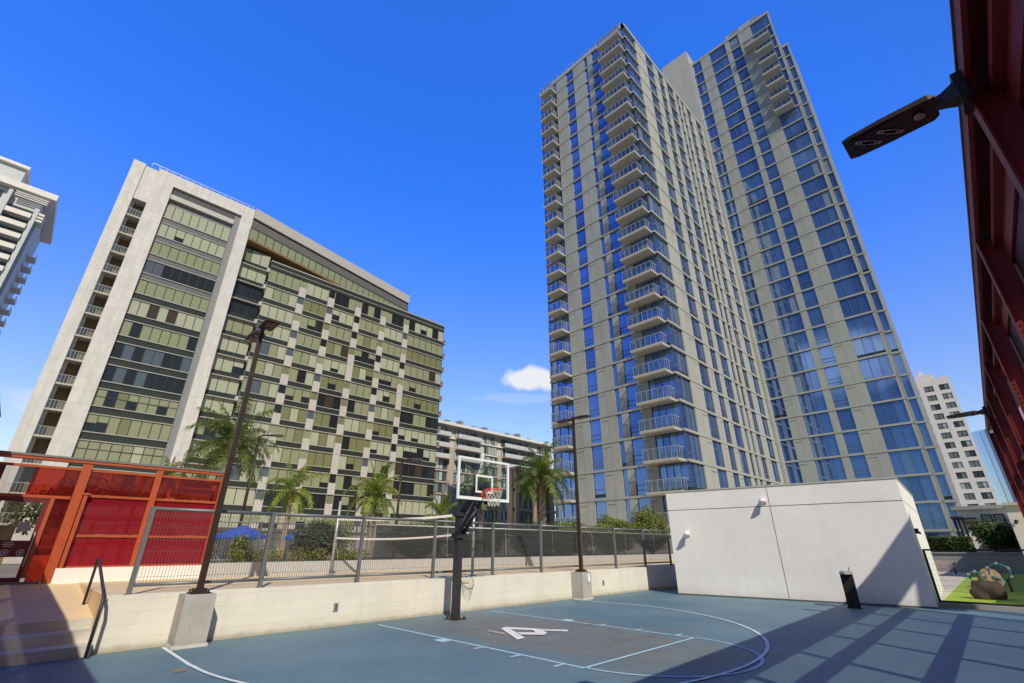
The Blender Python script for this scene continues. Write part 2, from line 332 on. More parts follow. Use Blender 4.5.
# court paint: blue acrylic, worn grey round the hoop, scuffs
court_m = mat('blue court paint', (0.135, 0.225, 0.29), 0.62, bump=0.12, bscale=120)
def court_nodes():
    n, l, p = nodes(court_m)
    t = n.new('ShaderNodeTexCoord'); g = n.new('ShaderNodeNewGeometry')
    def noise(sc, det, str_=(1, 1, 1), ro=0.6):
        mp = n.new('ShaderNodeMapping'); mp.inputs['Scale'].default_value = str_; l.new(g.outputs['Position'], mp.inputs[0])
        a = n.new('ShaderNodeTexNoise'); a.inputs['Scale'].default_value = sc; a.inputs['Detail'].default_value = det; a.inputs['Roughness'].default_value = ro; l.new(mp.outputs[0], a.inputs['Vector']); return a.outputs[0]
    def rng(x, a, b, c, d):
        r = n.new('ShaderNodeMapRange'); r.inputs[1].default_value = a; r.inputs[2].default_value = b; r.inputs[3].default_value = c; r.inputs[4].default_value = d; l.new(x, r.inputs[0]); return r.outputs[0]
    def mix(f, a, b, mode='MIX'):
        m = n.new('ShaderNodeMixRGB'); m.blend_type = mode
        for i, x in enumerate((f, a, b)):
            if isinstance(x, (int, float)): m.inputs[i].default_value = x
            elif isinstance(x, tuple): m.inputs[i].default_value = (*x, 1)
            else: l.new(x, m.inputs[i])
        return m.outputs[0]
    def M(op, a, b):
        q = n.new('ShaderNodeMath'); q.operation = op; q.use_clamp = True
        for i, x in enumerate((a, b)):
            if isinstance(x, (int, float)): q.inputs[i].default_value = x
            else: l.new(x, q.inputs[i])
        return q.outputs[0]
    c = mix(rng(noise(0.35, 6), 0.35, 0.65, 0, 1), (0.085, 0.165, 0.20), (0.14, 0.225, 0.25))
    # worn key: distance from (8.6, 7.6), stretched along the key
    d = n.new('ShaderNodeVectorMath'); d.operation = 'SUBTRACT'; d.inputs[1].default_value = (8.6, 7.6, 0); l.new(g.outputs['Position'], d.inputs[0])
    e = n.new('ShaderNodeVectorMath'); e.operation = 'MULTIPLY'; e.inputs[1].default_value = (0.44, 0.25, 0); l.new(d.outputs[0], e.inputs[0])
    ln = n.new('ShaderNodeVectorMath'); ln.operation = 'LENGTH'; l.new(e.outputs[0], ln.inputs[0])
    q0 = n.new('ShaderNodeMath'); q0.operation = 'ADD'; l.new(ln.outputs['Value'], q0.inputs[0]); l.new(rng(noise(0.8, 6), 0.3, 0.7, -0.35, 0.35), q0.inputs[1])
    wear = rng(q0.outputs[0], 0.55, 1.2, 0.97, 0.0)
    c = mix(wear, c, mix(rng(noise(1.4, 5), 0.3, 0.7, 0, 1), (0.165, 0.15, 0.11), (0.21, 0.205, 0.17)))
    # darker rubbed streaks across the key
    st = rng(noise(1.1, 5, (0.5, 2.2, 1)), 0.56, 0.70, 0, 0.65)
    c = mix(M('MULTIPLY', st, wear), c, (0.075, 0.06, 0.045))
    c = mix(rng(noise(2.2, 7), 0.3, 0.7, 0, 0.35), c, (0.085, 0.14, 0.175))
    c = mix(rng(noise(2.6, 8, ro=0.75), 0.60, 0.72, 0, 0.5), c, (0.25, 0.29, 0.29))
    c = mix(rng(noise(1.6, 8, (0.35, 3.0, 1), 0.8), 0.62, 0.70, 0, 0.45), c, (0.28, 0.31, 0.30))
    c = mix(rng(noise(9, 6, ro=0.8), 0.66, 0.72, 0, 0.5), c, (0.30, 0.30, 0.27))
    c = mix(rng(noise(30, 3), 0.3, 0.7, 0, 0.14), c, (0.09, 0.12, 0.15))
    l.new(c, p.inputs['Base Color'])
court_nodes()
# cream block wall: faint courses and joints
block_m = mat('cream block wall', (0.66, 0.60, 0.50), 0.85, bump=0.2, bscale=70)
def block_nodes():
    n, l, p = nodes(block_m)
    g = n.new('ShaderNodeNewGeometry'); sp = n.new('ShaderNodeSeparateXYZ'); l.new(g.outputs['Position'], sp.inputs[0])
    cb = n.new('ShaderNodeCombineXYZ'); l.new(sp.outputs['X'], cb.inputs[0]); l.new(sp.outputs['Z'], cb.inputs[1])
    b = n.new('ShaderNodeTexBrick'); l.new(cb.outputs[0], b.inputs['Vector']); b.inputs['Scale'].default_value = 1; b.inputs['Brick Width'].default_value = 0.81; b.inputs['Row Height'].default_value = 0.2
    b.inputs['Mortar Size'].default_value = 0.006; b.inputs['Color1'].default_value = (0.715, 0.665, 0.565, 1); b.inputs['Color2'].default_value = (0.695, 0.645, 0.545, 1); b.inputs['Mortar'].default_value = (0.61, 0.55, 0.445, 1); b.inputs['Mortar Smooth'].default_value = 0.6
    a = n.new('ShaderNodeTexNoise'); a.inputs['Scale'].default_value = 1.2; a.inputs['Detail'].default_value = 8; l.new(g.outputs['Position'], a.inputs['Vector'])
    r = n.new('ShaderNodeMapRange'); r.inputs[1].default_value = 0.3; r.inputs[2].default_value = 0.7; r.inputs[3].default_value = 0.93; r.inputs[4].default_value = 1.06; l.new(a.outputs[0], r.inputs[0])
    m1 = n.new('ShaderNodeMixRGB'); m1.blend_type = 'MULTIPLY'; m1.inputs[0].default_value = 1; l.new(b.outputs['Color'], m1.inputs[1]); l.new(r.outputs[0], m1.inputs[2])
    # dirt splashed along the foot
    zz = n.new('ShaderNodeMath'); zz.operation = 'ADD'; l.new(sp.outputs['Z'], zz.inputs[0])
    a2 = n.new('ShaderNodeTexNoise'); a2.inputs['Scale'].default_value = 4; a2.inputs['Detail'].default_value = 5; l.new(g.outputs['Position'], a2.inputs['Vector'])
    r2 = n.new('ShaderNodeMapRange'); r2.inputs[3].default_value = -0.06; r2.inputs[4].default_value = 0.06; l.new(a2.outputs[0], r2.inputs[0]); l.new(r2.outputs[0], zz.inputs[1])
    f = n.new('ShaderNodeMapRange'); f.inputs[1].default_value = 0.02; f.inputs[2].default_value = 0.10; f.inputs[3].default_value = 0.75; f.inputs[4].default_value = 0.0; l.new(zz.outputs[0], f.inputs[0])
    m2 = n.new('ShaderNodeMixRGB'); l.new(f.outputs[0], m2.inputs[0]); l.new(m1.outputs[0], m2.inputs[1]); m2.inputs[2].default_value = (0.30, 0.24, 0.16, 1)
    l.new(m2.outputs[0], p.inputs['Base Color'])
block_nodes()
# stone cladding joints on the pale pier building
def joint_mat(name, base, bw, bh, mortar, axis='X', ms=0.02):
    m = mat(name, base, 0.6, bump=0.0); n, l, p = nodes(m)
    g = n.new('ShaderNodeNewGeometry'); sp = n.new('ShaderNodeSeparateXYZ'); l.new(g.outputs['Position'], sp.inputs[0])
    cb = n.new('ShaderNodeCombineXYZ'); l.new(sp.outputs[axis], cb.inputs[0]); l.new(sp.outputs['Z'], cb.inputs[1])
    b = n.new('ShaderNodeTexBrick'); b.offset = 0.0; l.new(cb.outputs[0], b.inputs['Vector']); b.inputs['Scale'].default_value = 1; b.inputs['Brick Width'].default_value = bw; b.inputs['Row Height'].default_value = bh
    b.inputs['Mortar Size'].default_value = ms; b.inputs['Color1'].default_value = (*base, 1); b.inputs['Color2'].default_value = (*[c * 0.93 for c in base], 1); b.inputs['Mortar'].default_value = (*mortar, 1)
    a = n.new('ShaderNodeTexNoise'); a.inputs['Scale'].default_value = 1.6; a.inputs['Detail'].default_value = 8
    mp = n.new('ShaderNodeMapping'); mp.inputs['Scale'].default_value = (1, 1, 0.3); l.new(g.outputs['Position'], mp.inputs[0]); l.new(mp.outputs[0], a.inputs['Vector'])
    r = n.new('ShaderNodeMapRange'); r.inputs[1].default_value = 0.3; r.inputs[2].default_value = 0.7; r.inputs[3].default_value = 0.90; r.inputs[4].default_value = 1.07; l.new(a.outputs[0], r.inputs[0])
    m1 = n.new('ShaderNodeMixRGB'); m1.blend_type = 'MULTIPLY'; m1.inputs[0].default_value = 1; l.new(b.outputs['Color'], m1.inputs[1]); l.new(r.outputs[0], m1.inputs[2]); l.new(m1.outputs[0], p.inputs['Base Color']); return m
stone_joint = joint_mat('jointed pale stone', (0.575, 0.55, 0.515), 1.15, 1.61, (0.40, 0.38, 0.35))
# artificial turf
turf_m = mat('artificial turf', (0.27, 0.38, 0.03), 0.9, var=0.2, scale=14, bump=0.6, bscale=220, big=0.15)

def weather(m, foot=0.25, amt=0.10, dirt=(0.30, 0.26, 0.20), foot_amt=0.45):
    """rain streaks and splashed dirt at the foot, laid over the material's own colour"""
    n, l, p = nodes(m); lk = p.inputs['Base Color'].links; src = lk[0].from_socket
    g = n.new('ShaderNodeNewGeometry'); sp = n.new('ShaderNodeSeparateXYZ'); l.new(g.outputs['Position'], sp.inputs[0])
    mp = n.new('ShaderNodeMapping'); mp.inputs['Scale'].default_value = (1, 1, 0.07); l.new(g.outputs['Position'], mp.inputs[0])
    a = n.new('ShaderNodeTexNoise'); a.inputs['Scale'].default_value = 3.2; a.inputs['Detail'].default_value = 7; a.inputs['Roughness'].default_value = .7; l.new(mp.outputs[0], a.inputs['Vector'])
    r = n.new('ShaderNodeMapRange'); r.inputs[1].default_value = .48; r.inputs[2].default_value = .75; r.inputs[3].default_value = 0; r.inputs[4].default_value = amt * 2.2; l.new(a.outputs[0], r.inputs[0])
    m1 = n.new('ShaderNodeMixRGB'); l.new(r.outputs[0], m1.inputs[0]); l.new(src, m1.inputs[1]); m1.inputs[2].default_value = (*dirt, 1)
    b = n.new('ShaderNodeTexNoise'); b.inputs['Scale'].default_value = 2.4; b.inputs['Detail'].default_value = 7; l.new(g.outputs['Position'], b.inputs['Vector'])
    q = n.new('ShaderNodeMath'); q.operation = 'MULTIPLY_ADD'; l.new(b.outputs[0], q.inputs[0]); q.inputs[1].default_value = -foot * 1.6; l.new(sp.outputs['Z'], q.inputs[2])
    f = n.new('ShaderNodeMapRange'); f.inputs[1].default_value = -foot * .7; f.inputs[2].default_value = foot * .3; f.inputs[3].default_value = foot_amt; f.inputs[4].default_value = 0; l.new(q.outputs[0], f.inputs[0])
    m2 = n.new('ShaderNodeMixRGB'); l.new(f.outputs[0], m2.inputs[0]); l.new(m1.outputs[0], m2.inputs[1]); m2.inputs[2].default_value = (*dirt, 1); l.new(m2.outputs[0], p.inputs['Base Color'])
weather(white_stucco, .30, .05, (0.42, 0.39, 0.34), .35); weather(block_m, .22, .08, (0.42, 0.35, 0.25), .4); weather(concrete, .25, .16, (0.22, 0.20, 0.17), .5)
weather(grey_panel, .2, .12, (0.20, 0.195, 0.175)); weather(lit_tan_panel, .2, .10, (0.24, 0.225, 0.19)); weather(stone_joint, .2, .07, (0.32, 0.30, 0.27)); weather(red_steel, .2, .10, (0.07, 0.02, 0.016)); weather(orange_steel, .2, .10, (0.16, 0.05, 0.025))
# ================================================================== SETTING
DZ = 0.88       # pool deck above the court
g = MB(); g.box(-2500, 2500, -2500, 2500, -1.0, -0.06); tag(g.build('ground', ground_m), kind='structure')
g = MB(); g.box(-0.9, 20.2, -30, 11.72, -0.055, 0.0)
g.prism([(20.2, -30), (20.75, -30), (20.75, 2.35), (20.2, 2.35)], -0.055, 0.0)
court = tag(g.build('court', court_m), kind='structure')
# painted lines
HX, HY = 8.55, 9.55
BASE = 11.05
ln = MB()
def strip(a, b, w, mi=0, z=0.004):
    a = Vector((a[0], a[1], z)); b = Vector((b[0], b[1], z)); d = (b - a).normalized(); n = Vector((-d.y, d.x, 0)) * w / 2
    ln.face([a - n, b - n, b + n, a + n], mi)
def arc(cx, cy, r, a0, a1, w, mi=0, n=64, z=0.004):
    for k in range(n):
        t0 = R(a0 + (a1 - a0) * k / n); t1 = R(a0 + (a1 - a0) * (k + 1) / n)
        p = [(cx + (r + s * w / 2) * math.cos(t), cy + (r + s * w / 2) * math.sin(t), z) for s, t in ((-1, t0), (1, t0), (1, t1), (-1, t1))]
        ln.face(p, mi)
KL, KR, FT = 6.72, 10.36, 5.20
strip((KL, 11.25), (KL, FT), 0.06, 0); strip((KR, 11.25), (KR, FT), 0.06, 0)
strip((KL, FT), (KR, FT), 0.06, 0, 0.008)
arc(HX, FT, 1.82, 180, 360, 0.055, 0, z=0.008)
arc(HX, HY, 6.02, 180, 360, 0.06, 1, 120, z=0.012)
strip((HX - 6.02, HY), (HX - 6.02, 11.6), 0.06, 1); strip((HX + 6.02, HY), (HX + 6.02, 11.6), 0.06, 1)
for sx, s in ((KL, -1), (KR, 1)):
    a = sx + s * 0.03
    for y, w in ((8.57, 0.30), (7.5, 0.06), (6.55, 0.06), (5.6, 0.06)):
        strip((a, y), (a + s * 0.22, y), w, 0)
tag(ln.build('court_lines', [line_blue, line_white], smooth=False), kind='structure')
def gpx(px, py, z=0.0):
    d = dirpx(px, py); t = (z - EYE) / d.z; return Vector((d.x * t, d.y * t, z))
mk = MB()
def mpoly(pts, mi=0, z=0.010):
    mk.face([gpx(480 + x * 100 / 1024, 615 + y * 100 / 1024, 0).xy.to_3d() + Vector((0, 0, z)) for x, y in pts], mi)
mpoly([(212, 140), (262, 127), (560, 141), (640, 150), (915, 156), (888, 173), (640, 163), (600, 163), (318, 150)])
mpoly([(212, 141), (318, 151), (462, 240), (385, 259)], 0, 0.012)
mpoly([(520, 149), (640, 164), (690, 188), (655, 212), (580, 190)], 0, 0.014)
mpoly([(375, 184), (580, 186), (655, 213), (420, 208)], 0, 0.016)
mpoly([(80, 158), (255, 188), (248, 206), (78, 172)], 1)
tag(mk.build('court_emblem', [mark_white, mark_worn], smooth=False), kind='structure')
st = MB()
st.face([gpx(x, y, 0.006) for x, y in ((172, 670), (186, 668), (187, 671), (173, 673))], 0)
tag(st.build('court_stains', [stain_brown], smooth=False), kind='structure')

# deck behind the retaining wall, landing ramp and three steps
d = MB(); d.box(1.5, 60, 11.93, 17.0, -0.05, DZ - 0.01); d.box(1.5, 60, 17.0, 74, -0.05, DZ - 0.02)
tag(d.build('deck', deck_conc), kind='structure')
d = MB()
x0, x1 = -3.0, 1.498
prof = [(11.55, -0.05), (11.55, 0.16), (12.03, 0.16), (12.03, 0.32), (12.51, 0.32), (12.51, 0.48), (16.9, DZ - 0.012), (17.3, DZ - 0.012), (17.3, -0.05)]
for a, b in ((x0, x1),):
    n = len(prof); 
    d.face([(a, p[0], p[1]) for p in prof], 0); d.face([(b, p[0], p[1]) for p in reversed(prof)], 0)
    for k in range(n):
        p, q = prof[k], prof[(k + 1) % n]
        d.face([(a, p[0], p[1]), (b, p[0], p[1]), (b, q[0], q[1]), (a, q[0], q[1])], 1 if k >= 5 else 0)
tag(d.build('steps', [step_conc, deck_conc]), kind='structure')
tf = MB(); tf.face([(20.95, -6, 0.03), (49, -6, 0.03), (49, 3.1, 0.03), (28.5, 2.55, 0.03), (20.98, 2.36, 0.03)]); tag(tf.build('turf', turf_m), kind='structure')
tf = MB(); tf.face([(20.98, 2.365, 0.026), (28.5, 2.555, 0.026), (49, 3.105, 0.026), (49, 7, 0.026), (28, 7, 0.026), (20.98, 3.2, 0.026)]); tag(tf.build('path', tan_pave), kind='structure')
k = MB(); k.xf = None
k.prism([(20.75, -6), (20.95, -6), (20.95, 2.4), (20.75, 2.4)], -0.05, 0.12); tag(k.build('kerb', concrete), kind='structure')

# ================================================================== BUILDINGS
class Parts:
    """repeated parts of one building: the 100 that show largest stay parts, the rest join into one"""
    def __init__(s): s.it = []
    def add(s, mb): s.it.append(mb); return mb
    def emit(s, name, mats, parent, limit=100):
        eye = Vector((0, 0, EYE))
        def size(mb):
            c = sum(mb.v, Vector()) / len(mb.v); xs = [v.x for v in mb.v]; ys = [v.y for v in mb.v]; zs = [v.z for v in mb.v]
            return (max(max(xs) - min(xs), max(ys) - min(ys)) * (max(zs) - min(zs))) / (c - eye).length_squared * (1 if c.z > 9 else 0.05)
        its = sorted(s.it, key=size, reverse=True); out = []
        for mb in its[:limit]: out.append(mb.build(name, mats, parent, smooth=False))
        if len(its) > limit:
            b = MB()
            for mb in its[limit:]:
                i = len(b.v); b.v += mb.v; b.f += [tuple(i + q for q in f) for f in mb.f]; b.m += mb.m; b.sm += mb.sm
            tag(b.build(name + 's', mats, parent, smooth=False), kind='stuff')
        return out
# axis helpers: a facade facing -X (runs along Y) or -Y (runs along X); u = along, d = depth behind the face
def fX(X): return lambda u0, u1, d0, d1: (X + d0, X + d1, u0, u1)
def fY(Y): return lambda u0, u1, d0, d1: (u0, u1, Y + d0, Y + d1)
def fbox(mb, F, u0, u1, d0, d1, z0, z1, mi=0):
    a = F(u0, u1, d0, d1); mb.box(a[0], a[1], a[2], a[3], z0, z1, mi)
def window(F, u0, u1, z0, z1, d, panes, picks, mulls, mmi, bar=0.07, transoms=(), frame=True, gap=None):
    """one window: panes with random glazing, mullions and transoms, all in one mesh"""
    mb = MB(); w = (u1 - u0) / panes; cuts = [z0] + [z0 + t for t in transoms] + [z1]
    for i in range(panes):
        c = picks()
        if isinstance(c, tuple) and len(cuts) == 2:
            zm = z0 + (z1 - z0) * rnd.uniform(.3, .6); fbox(mb, F, u0 + i * w, u0 + (i + 1) * w, d, d + 0.10, zm, z1, c[1]); fbox(mb, F, u0 + i * w, u0 + (i + 1) * w, d + .03, d + 0.10, z0, zm, c[0]); continue
        for j in range(len(cuts) - 1):
            fbox(mb, F, u0 + i * w, u0 + (i + 1) * w, d + rnd.uniform(0, 0.02), d + 0.10, cuts[j], cuts[j + 1], c if not isinstance(c, tuple) else c[min(j, len(c) - 1)])
    if gap: fbox(mb, F, u0, u1, d - 0.03, d, z0 + gap[0], z0 + gap[1], 3)
    for i in range(panes + 1):
        if not frame and i in (0, panes): continue
        x = u0 + i * w; fbox(mb, F, max(u0, x - bar / 2), min(u1, x + bar / 2), d - 0.06, d, z0, z1, mmi)
    for t in transoms: fbox(mb, F, u0 + bar / 2, u1 - bar / 2, d - 0.045, d, z0 + t - bar / 2, z0 + t + bar / 2, mmi)
    return mb

# ---------------------------------------------------------------- blue glass tower on the right
def balcony(root, F, u0, u1, depth, zb, wall_d=0.0, post=True):
    b = MB(); fbox(b, F, u0, u1, -depth, wall_d, zb, zb + 0.26, 0); fbox(b, F, u0 - 0.02, u1 + 0.02, -depth - 0.02, -depth + 0.08, zb + 0.10, zb + 0.30, 0)
    bo = b.build('balcony', [slab_conc], root)
    r = MB(); t = zb + 0.30; h = 1.08
    fbox(r, F, u0 + 0.03, u1 - 0.03, -depth + 0.03, -depth + 0.05, t + 0.06, t + h, 1)
    for u in (u0, u1): fbox(r, F, u + (0.03 if u == u0 else -0.05), u + (0.05 if u == u0 else -0.03), -depth + 0.06, -0.05, t + 0.06, t + h, 1)
    fbox(r, F, u0, u1, -depth, -depth + 0.07, t + h, t + h + 0.045, 0)
    for u in (u0, u1): fbox(r, F, u + (0 if u == u0 else -0.07), u + (0.07 if u == u0 else 0), -depth + 0.07, -0.02, t + h, t + h + 0.06, 0)
    n = max(3, int((u1 - u0) / 0.62))
    for i in range(n + 1):
        u = u0 + 0.03 + (u1 - u0 - 0.06) * i / n; fbox(r, F, u - 0.013, u + 0.013, -depth + 0.006, -depth + 0.03, t, t + h, 0)
    for u in (u0 + 0.01, u1 - 0.05):
        for q in (0.5, 1.0): fbox(r, F, u, u + 0.04, -depth + q, -depth + q + 0.04, t, t + h, 0)
    if rnd.random() < 0.22: fbox(r, F, u0 + 0.3, u0 + rnd.uniform(0.8, 1.5), -depth + 0.25, -depth + 0.8, zb + 0.26, zb + rnd.uniform(0.7, 1.1), 2)
    r.build('railing', [mull_lt, rail_glass, brown_clad], bo)
TF, TZ = 3.02, 12.3
def tower():
    root = thing('apartment_tower', (58, 21, 0), 'tall grey apartment tower with blue glass and stacked corner balconies, rising behind the white building', 'tower')
    w = MB(); XL, YC = 44.5, 20.4
    # cores behind the cladding
    w.box(44.85, 73.0, 20.75, 37.7, -0.05, 75.7, 3); w.box(73.55, 92, 5.3, 20.3, -0.05, 94.0, 3); w.box(74.2, 80, 3.85, 5.3, -0.05, 84.6, 3)
    w.box(72.55, 77, 20.32, 26.0, 75.0, 98.6, 1); w.box(72.6, 73.55, 20.31, 20.42, 75, 98.2, 1)
    A = fX(XL); B = fY(YC); Cc = fX(73.2); D = fX(73.85)
    def clad(F, spans, z0, z1, mi, kmax, slit=True):
        for a, b in spans:
            fbox(w, F, a, b, 0.0, 0.36, z0, z1, mi)
            if b - a > 1.1 or a - b > 1.1:
                for k in range(-4, kmax):
                    z = TZ + TF * k
                    if slit and z > 3: fbox(w, F, a + (b - a) * 0.52, a + (b - a) * 0.95, -0.004, 0.0, z + 2.52, z + 2.60, 2)
                    fbox(w, F, a + (b - a) * 0.5 - 0.012, a + (b - a) * 0.5 + 0.012, -0.003, 0, z + 0.3, z + 2.9, 2)
    def bands(F, a, b, kmax, mi, proud=0.05):
        for k in range(-4, kmax):
            z = TZ + TF * k
            fbox(w, F, a, b, -proud, 0.30, z, z + 0.26, mi); fbox(w, F, a, b, -proud * 0.5, 0, z - 0.03, z, 2)
    clad(A, [(31.85, 34.0), (28.02, 30.32), (26.55, 27.42), (23.75, 25.05)], 0, 75.4, 0, 21); bands(A, 20.4, 37.7, 21, 0)
    fbox(w, A, 20.35, 37.75, -0.08, 0.4, 75.4, 76.05, 1)
    clad(B, [(47.75, 50.8), (53.2, 54.9), (56.6, 57.9), (60.25, 61.3), (62.3, 63.1), (64.1, 65.3), (67.0, 69.0), (71.3, 72.9)], 0, 75.4, 1, 21); bands(B, 44.5, 72.9, 21, 1)
    fbox(w, B, 44.42, 73.0, -0.08, 0.4, 75.4, 76.05, 1)
    w.box(72.62, 73.19, 19.95, 20.33, 0, 94.5, 1)
    clad(Cc, [(19.96, 20.3), (16.35, 18.25), (12.4, 13.25), (8.35, 10.7), (4.95, 5.2)], 0, 94.2, 4, 27); bands(Cc, 4.95, 20.3, 27, 4)
    fbox(w, Cc, 4.9, 20.3, -0.06, 0.4, 94.1, 94.7, 4)
    fbox(w, D, 3.8, 4.0, 0, 0.4, 0, 84.6, 4); fbox(w, D, 4.75, 4.94, 0, 0.4, 0, 84.6, 4); bands(D, 3.8, 4.94, 24, 4, 0.04); fbox(w, D, 3.77, 4.94, -0.05, 0.5, 84.4, 85.0, 4)
    for a, b, m in ((6.8, 8.1, 5), (8.15, 10.3, 6), (10.35, 12.2, 5), (12.3, 12.9, 6), (13.0, 17.5, 4)): w.box(73.6, 74.4, a, b, 94.7, 96.1 if m != 4 else 95.1, m)
    for i in range(15): w.box(44.6, 44.66, 21 + i * 1.15, 21.04 + i * 1.15, 76.05, 77.0, 6)
    w.box(44.6, 44.66, 20.6, 37.6, 76.95, 77.0, 6)
    w.build('wall', [grey_panel, lit_tan_panel, joint_dark, mid_grey, grey_panel, mid_grey, mull_lt], root, smooth=False)
    P = Parts()
    def pick():
        r = rnd.random(); return 0 if r < .58 else 1 if r < .88 else 2 if r < .97 else 4
    def wcol(F, u0, u1, panes, ks, tr=(), d=0.16):
        for k in ks:
            z = TZ + TF * k; gp = (0.12, 0.42) if rnd.random() < 0.07 else None
            P.add(window(F, u0, u1, z + 0.26, z + TF - 0.03, d, panes, pick, None, 5, 0.06, tr, gap=gp))
    ks = range(-4, 21); kc = range(-4, 27)
    wcol(A, 30.32, 31.85, 1, ks, (0.45, 0.95)); wcol(A, 27.42, 28.02, 1, ks); wcol(A, 25.05, 26.55, 1, ks, (0.5, 1.0))
    wcol(A, 34.0, 37.68, 3, ks, d=0.22); wcol(A, 20.66, 23.75, 4, ks, d=0.2)
    wcol(B, 44.66, 47.75, 3, ks, d=0.2)
    wcol(B, 50.8, 53.2, 2, ks, (0.5,)); wcol(B, 54.9, 56.6, 2, ks, (0.5, 1.0)); wcol(B, 57.9, 60.25, 2, ks)
    for k in ks:
        for a, b in ((61.3, 62.3), (63.1, 64.1)): P.add(window(B, a, b, TZ + TF * k + .26, TZ + TF * (k + 1) - .03, .2, 1, lambda: rnd.choice((3, 4, 1)), None, 5, .06))
    wcol(B, 65.3, 67.0, 2, ks, (0.5, 1.0)); wcol(B, 69.0, 71.3, 2, ks)
    wcol(Cc, 18.25, 19.96, 2, kc); wcol(Cc, 13.25, 16.35, 3, kc); wcol(Cc, 10.7, 12.4, 1, kc, (0.5, 1.0)); wcol(Cc, 5.2, 8.35, 3, kc); wcol(D, 4.0, 4.75, 1, range(-4, 24))
    P.emit('window', tg + [mull_t], root)
    for k in range(-3, 21): balcony(root, A, 34.05, 36.45, 1.5, TZ + TF * k); balcony(root, A, 20.75, 24.55, 1.5, TZ + TF * k)
    for k in range(19, 26): balcony(root, Cc, 5.8, 8.6 if k < 25 else 10.1, 1.5, TZ + TF * k)
tower()

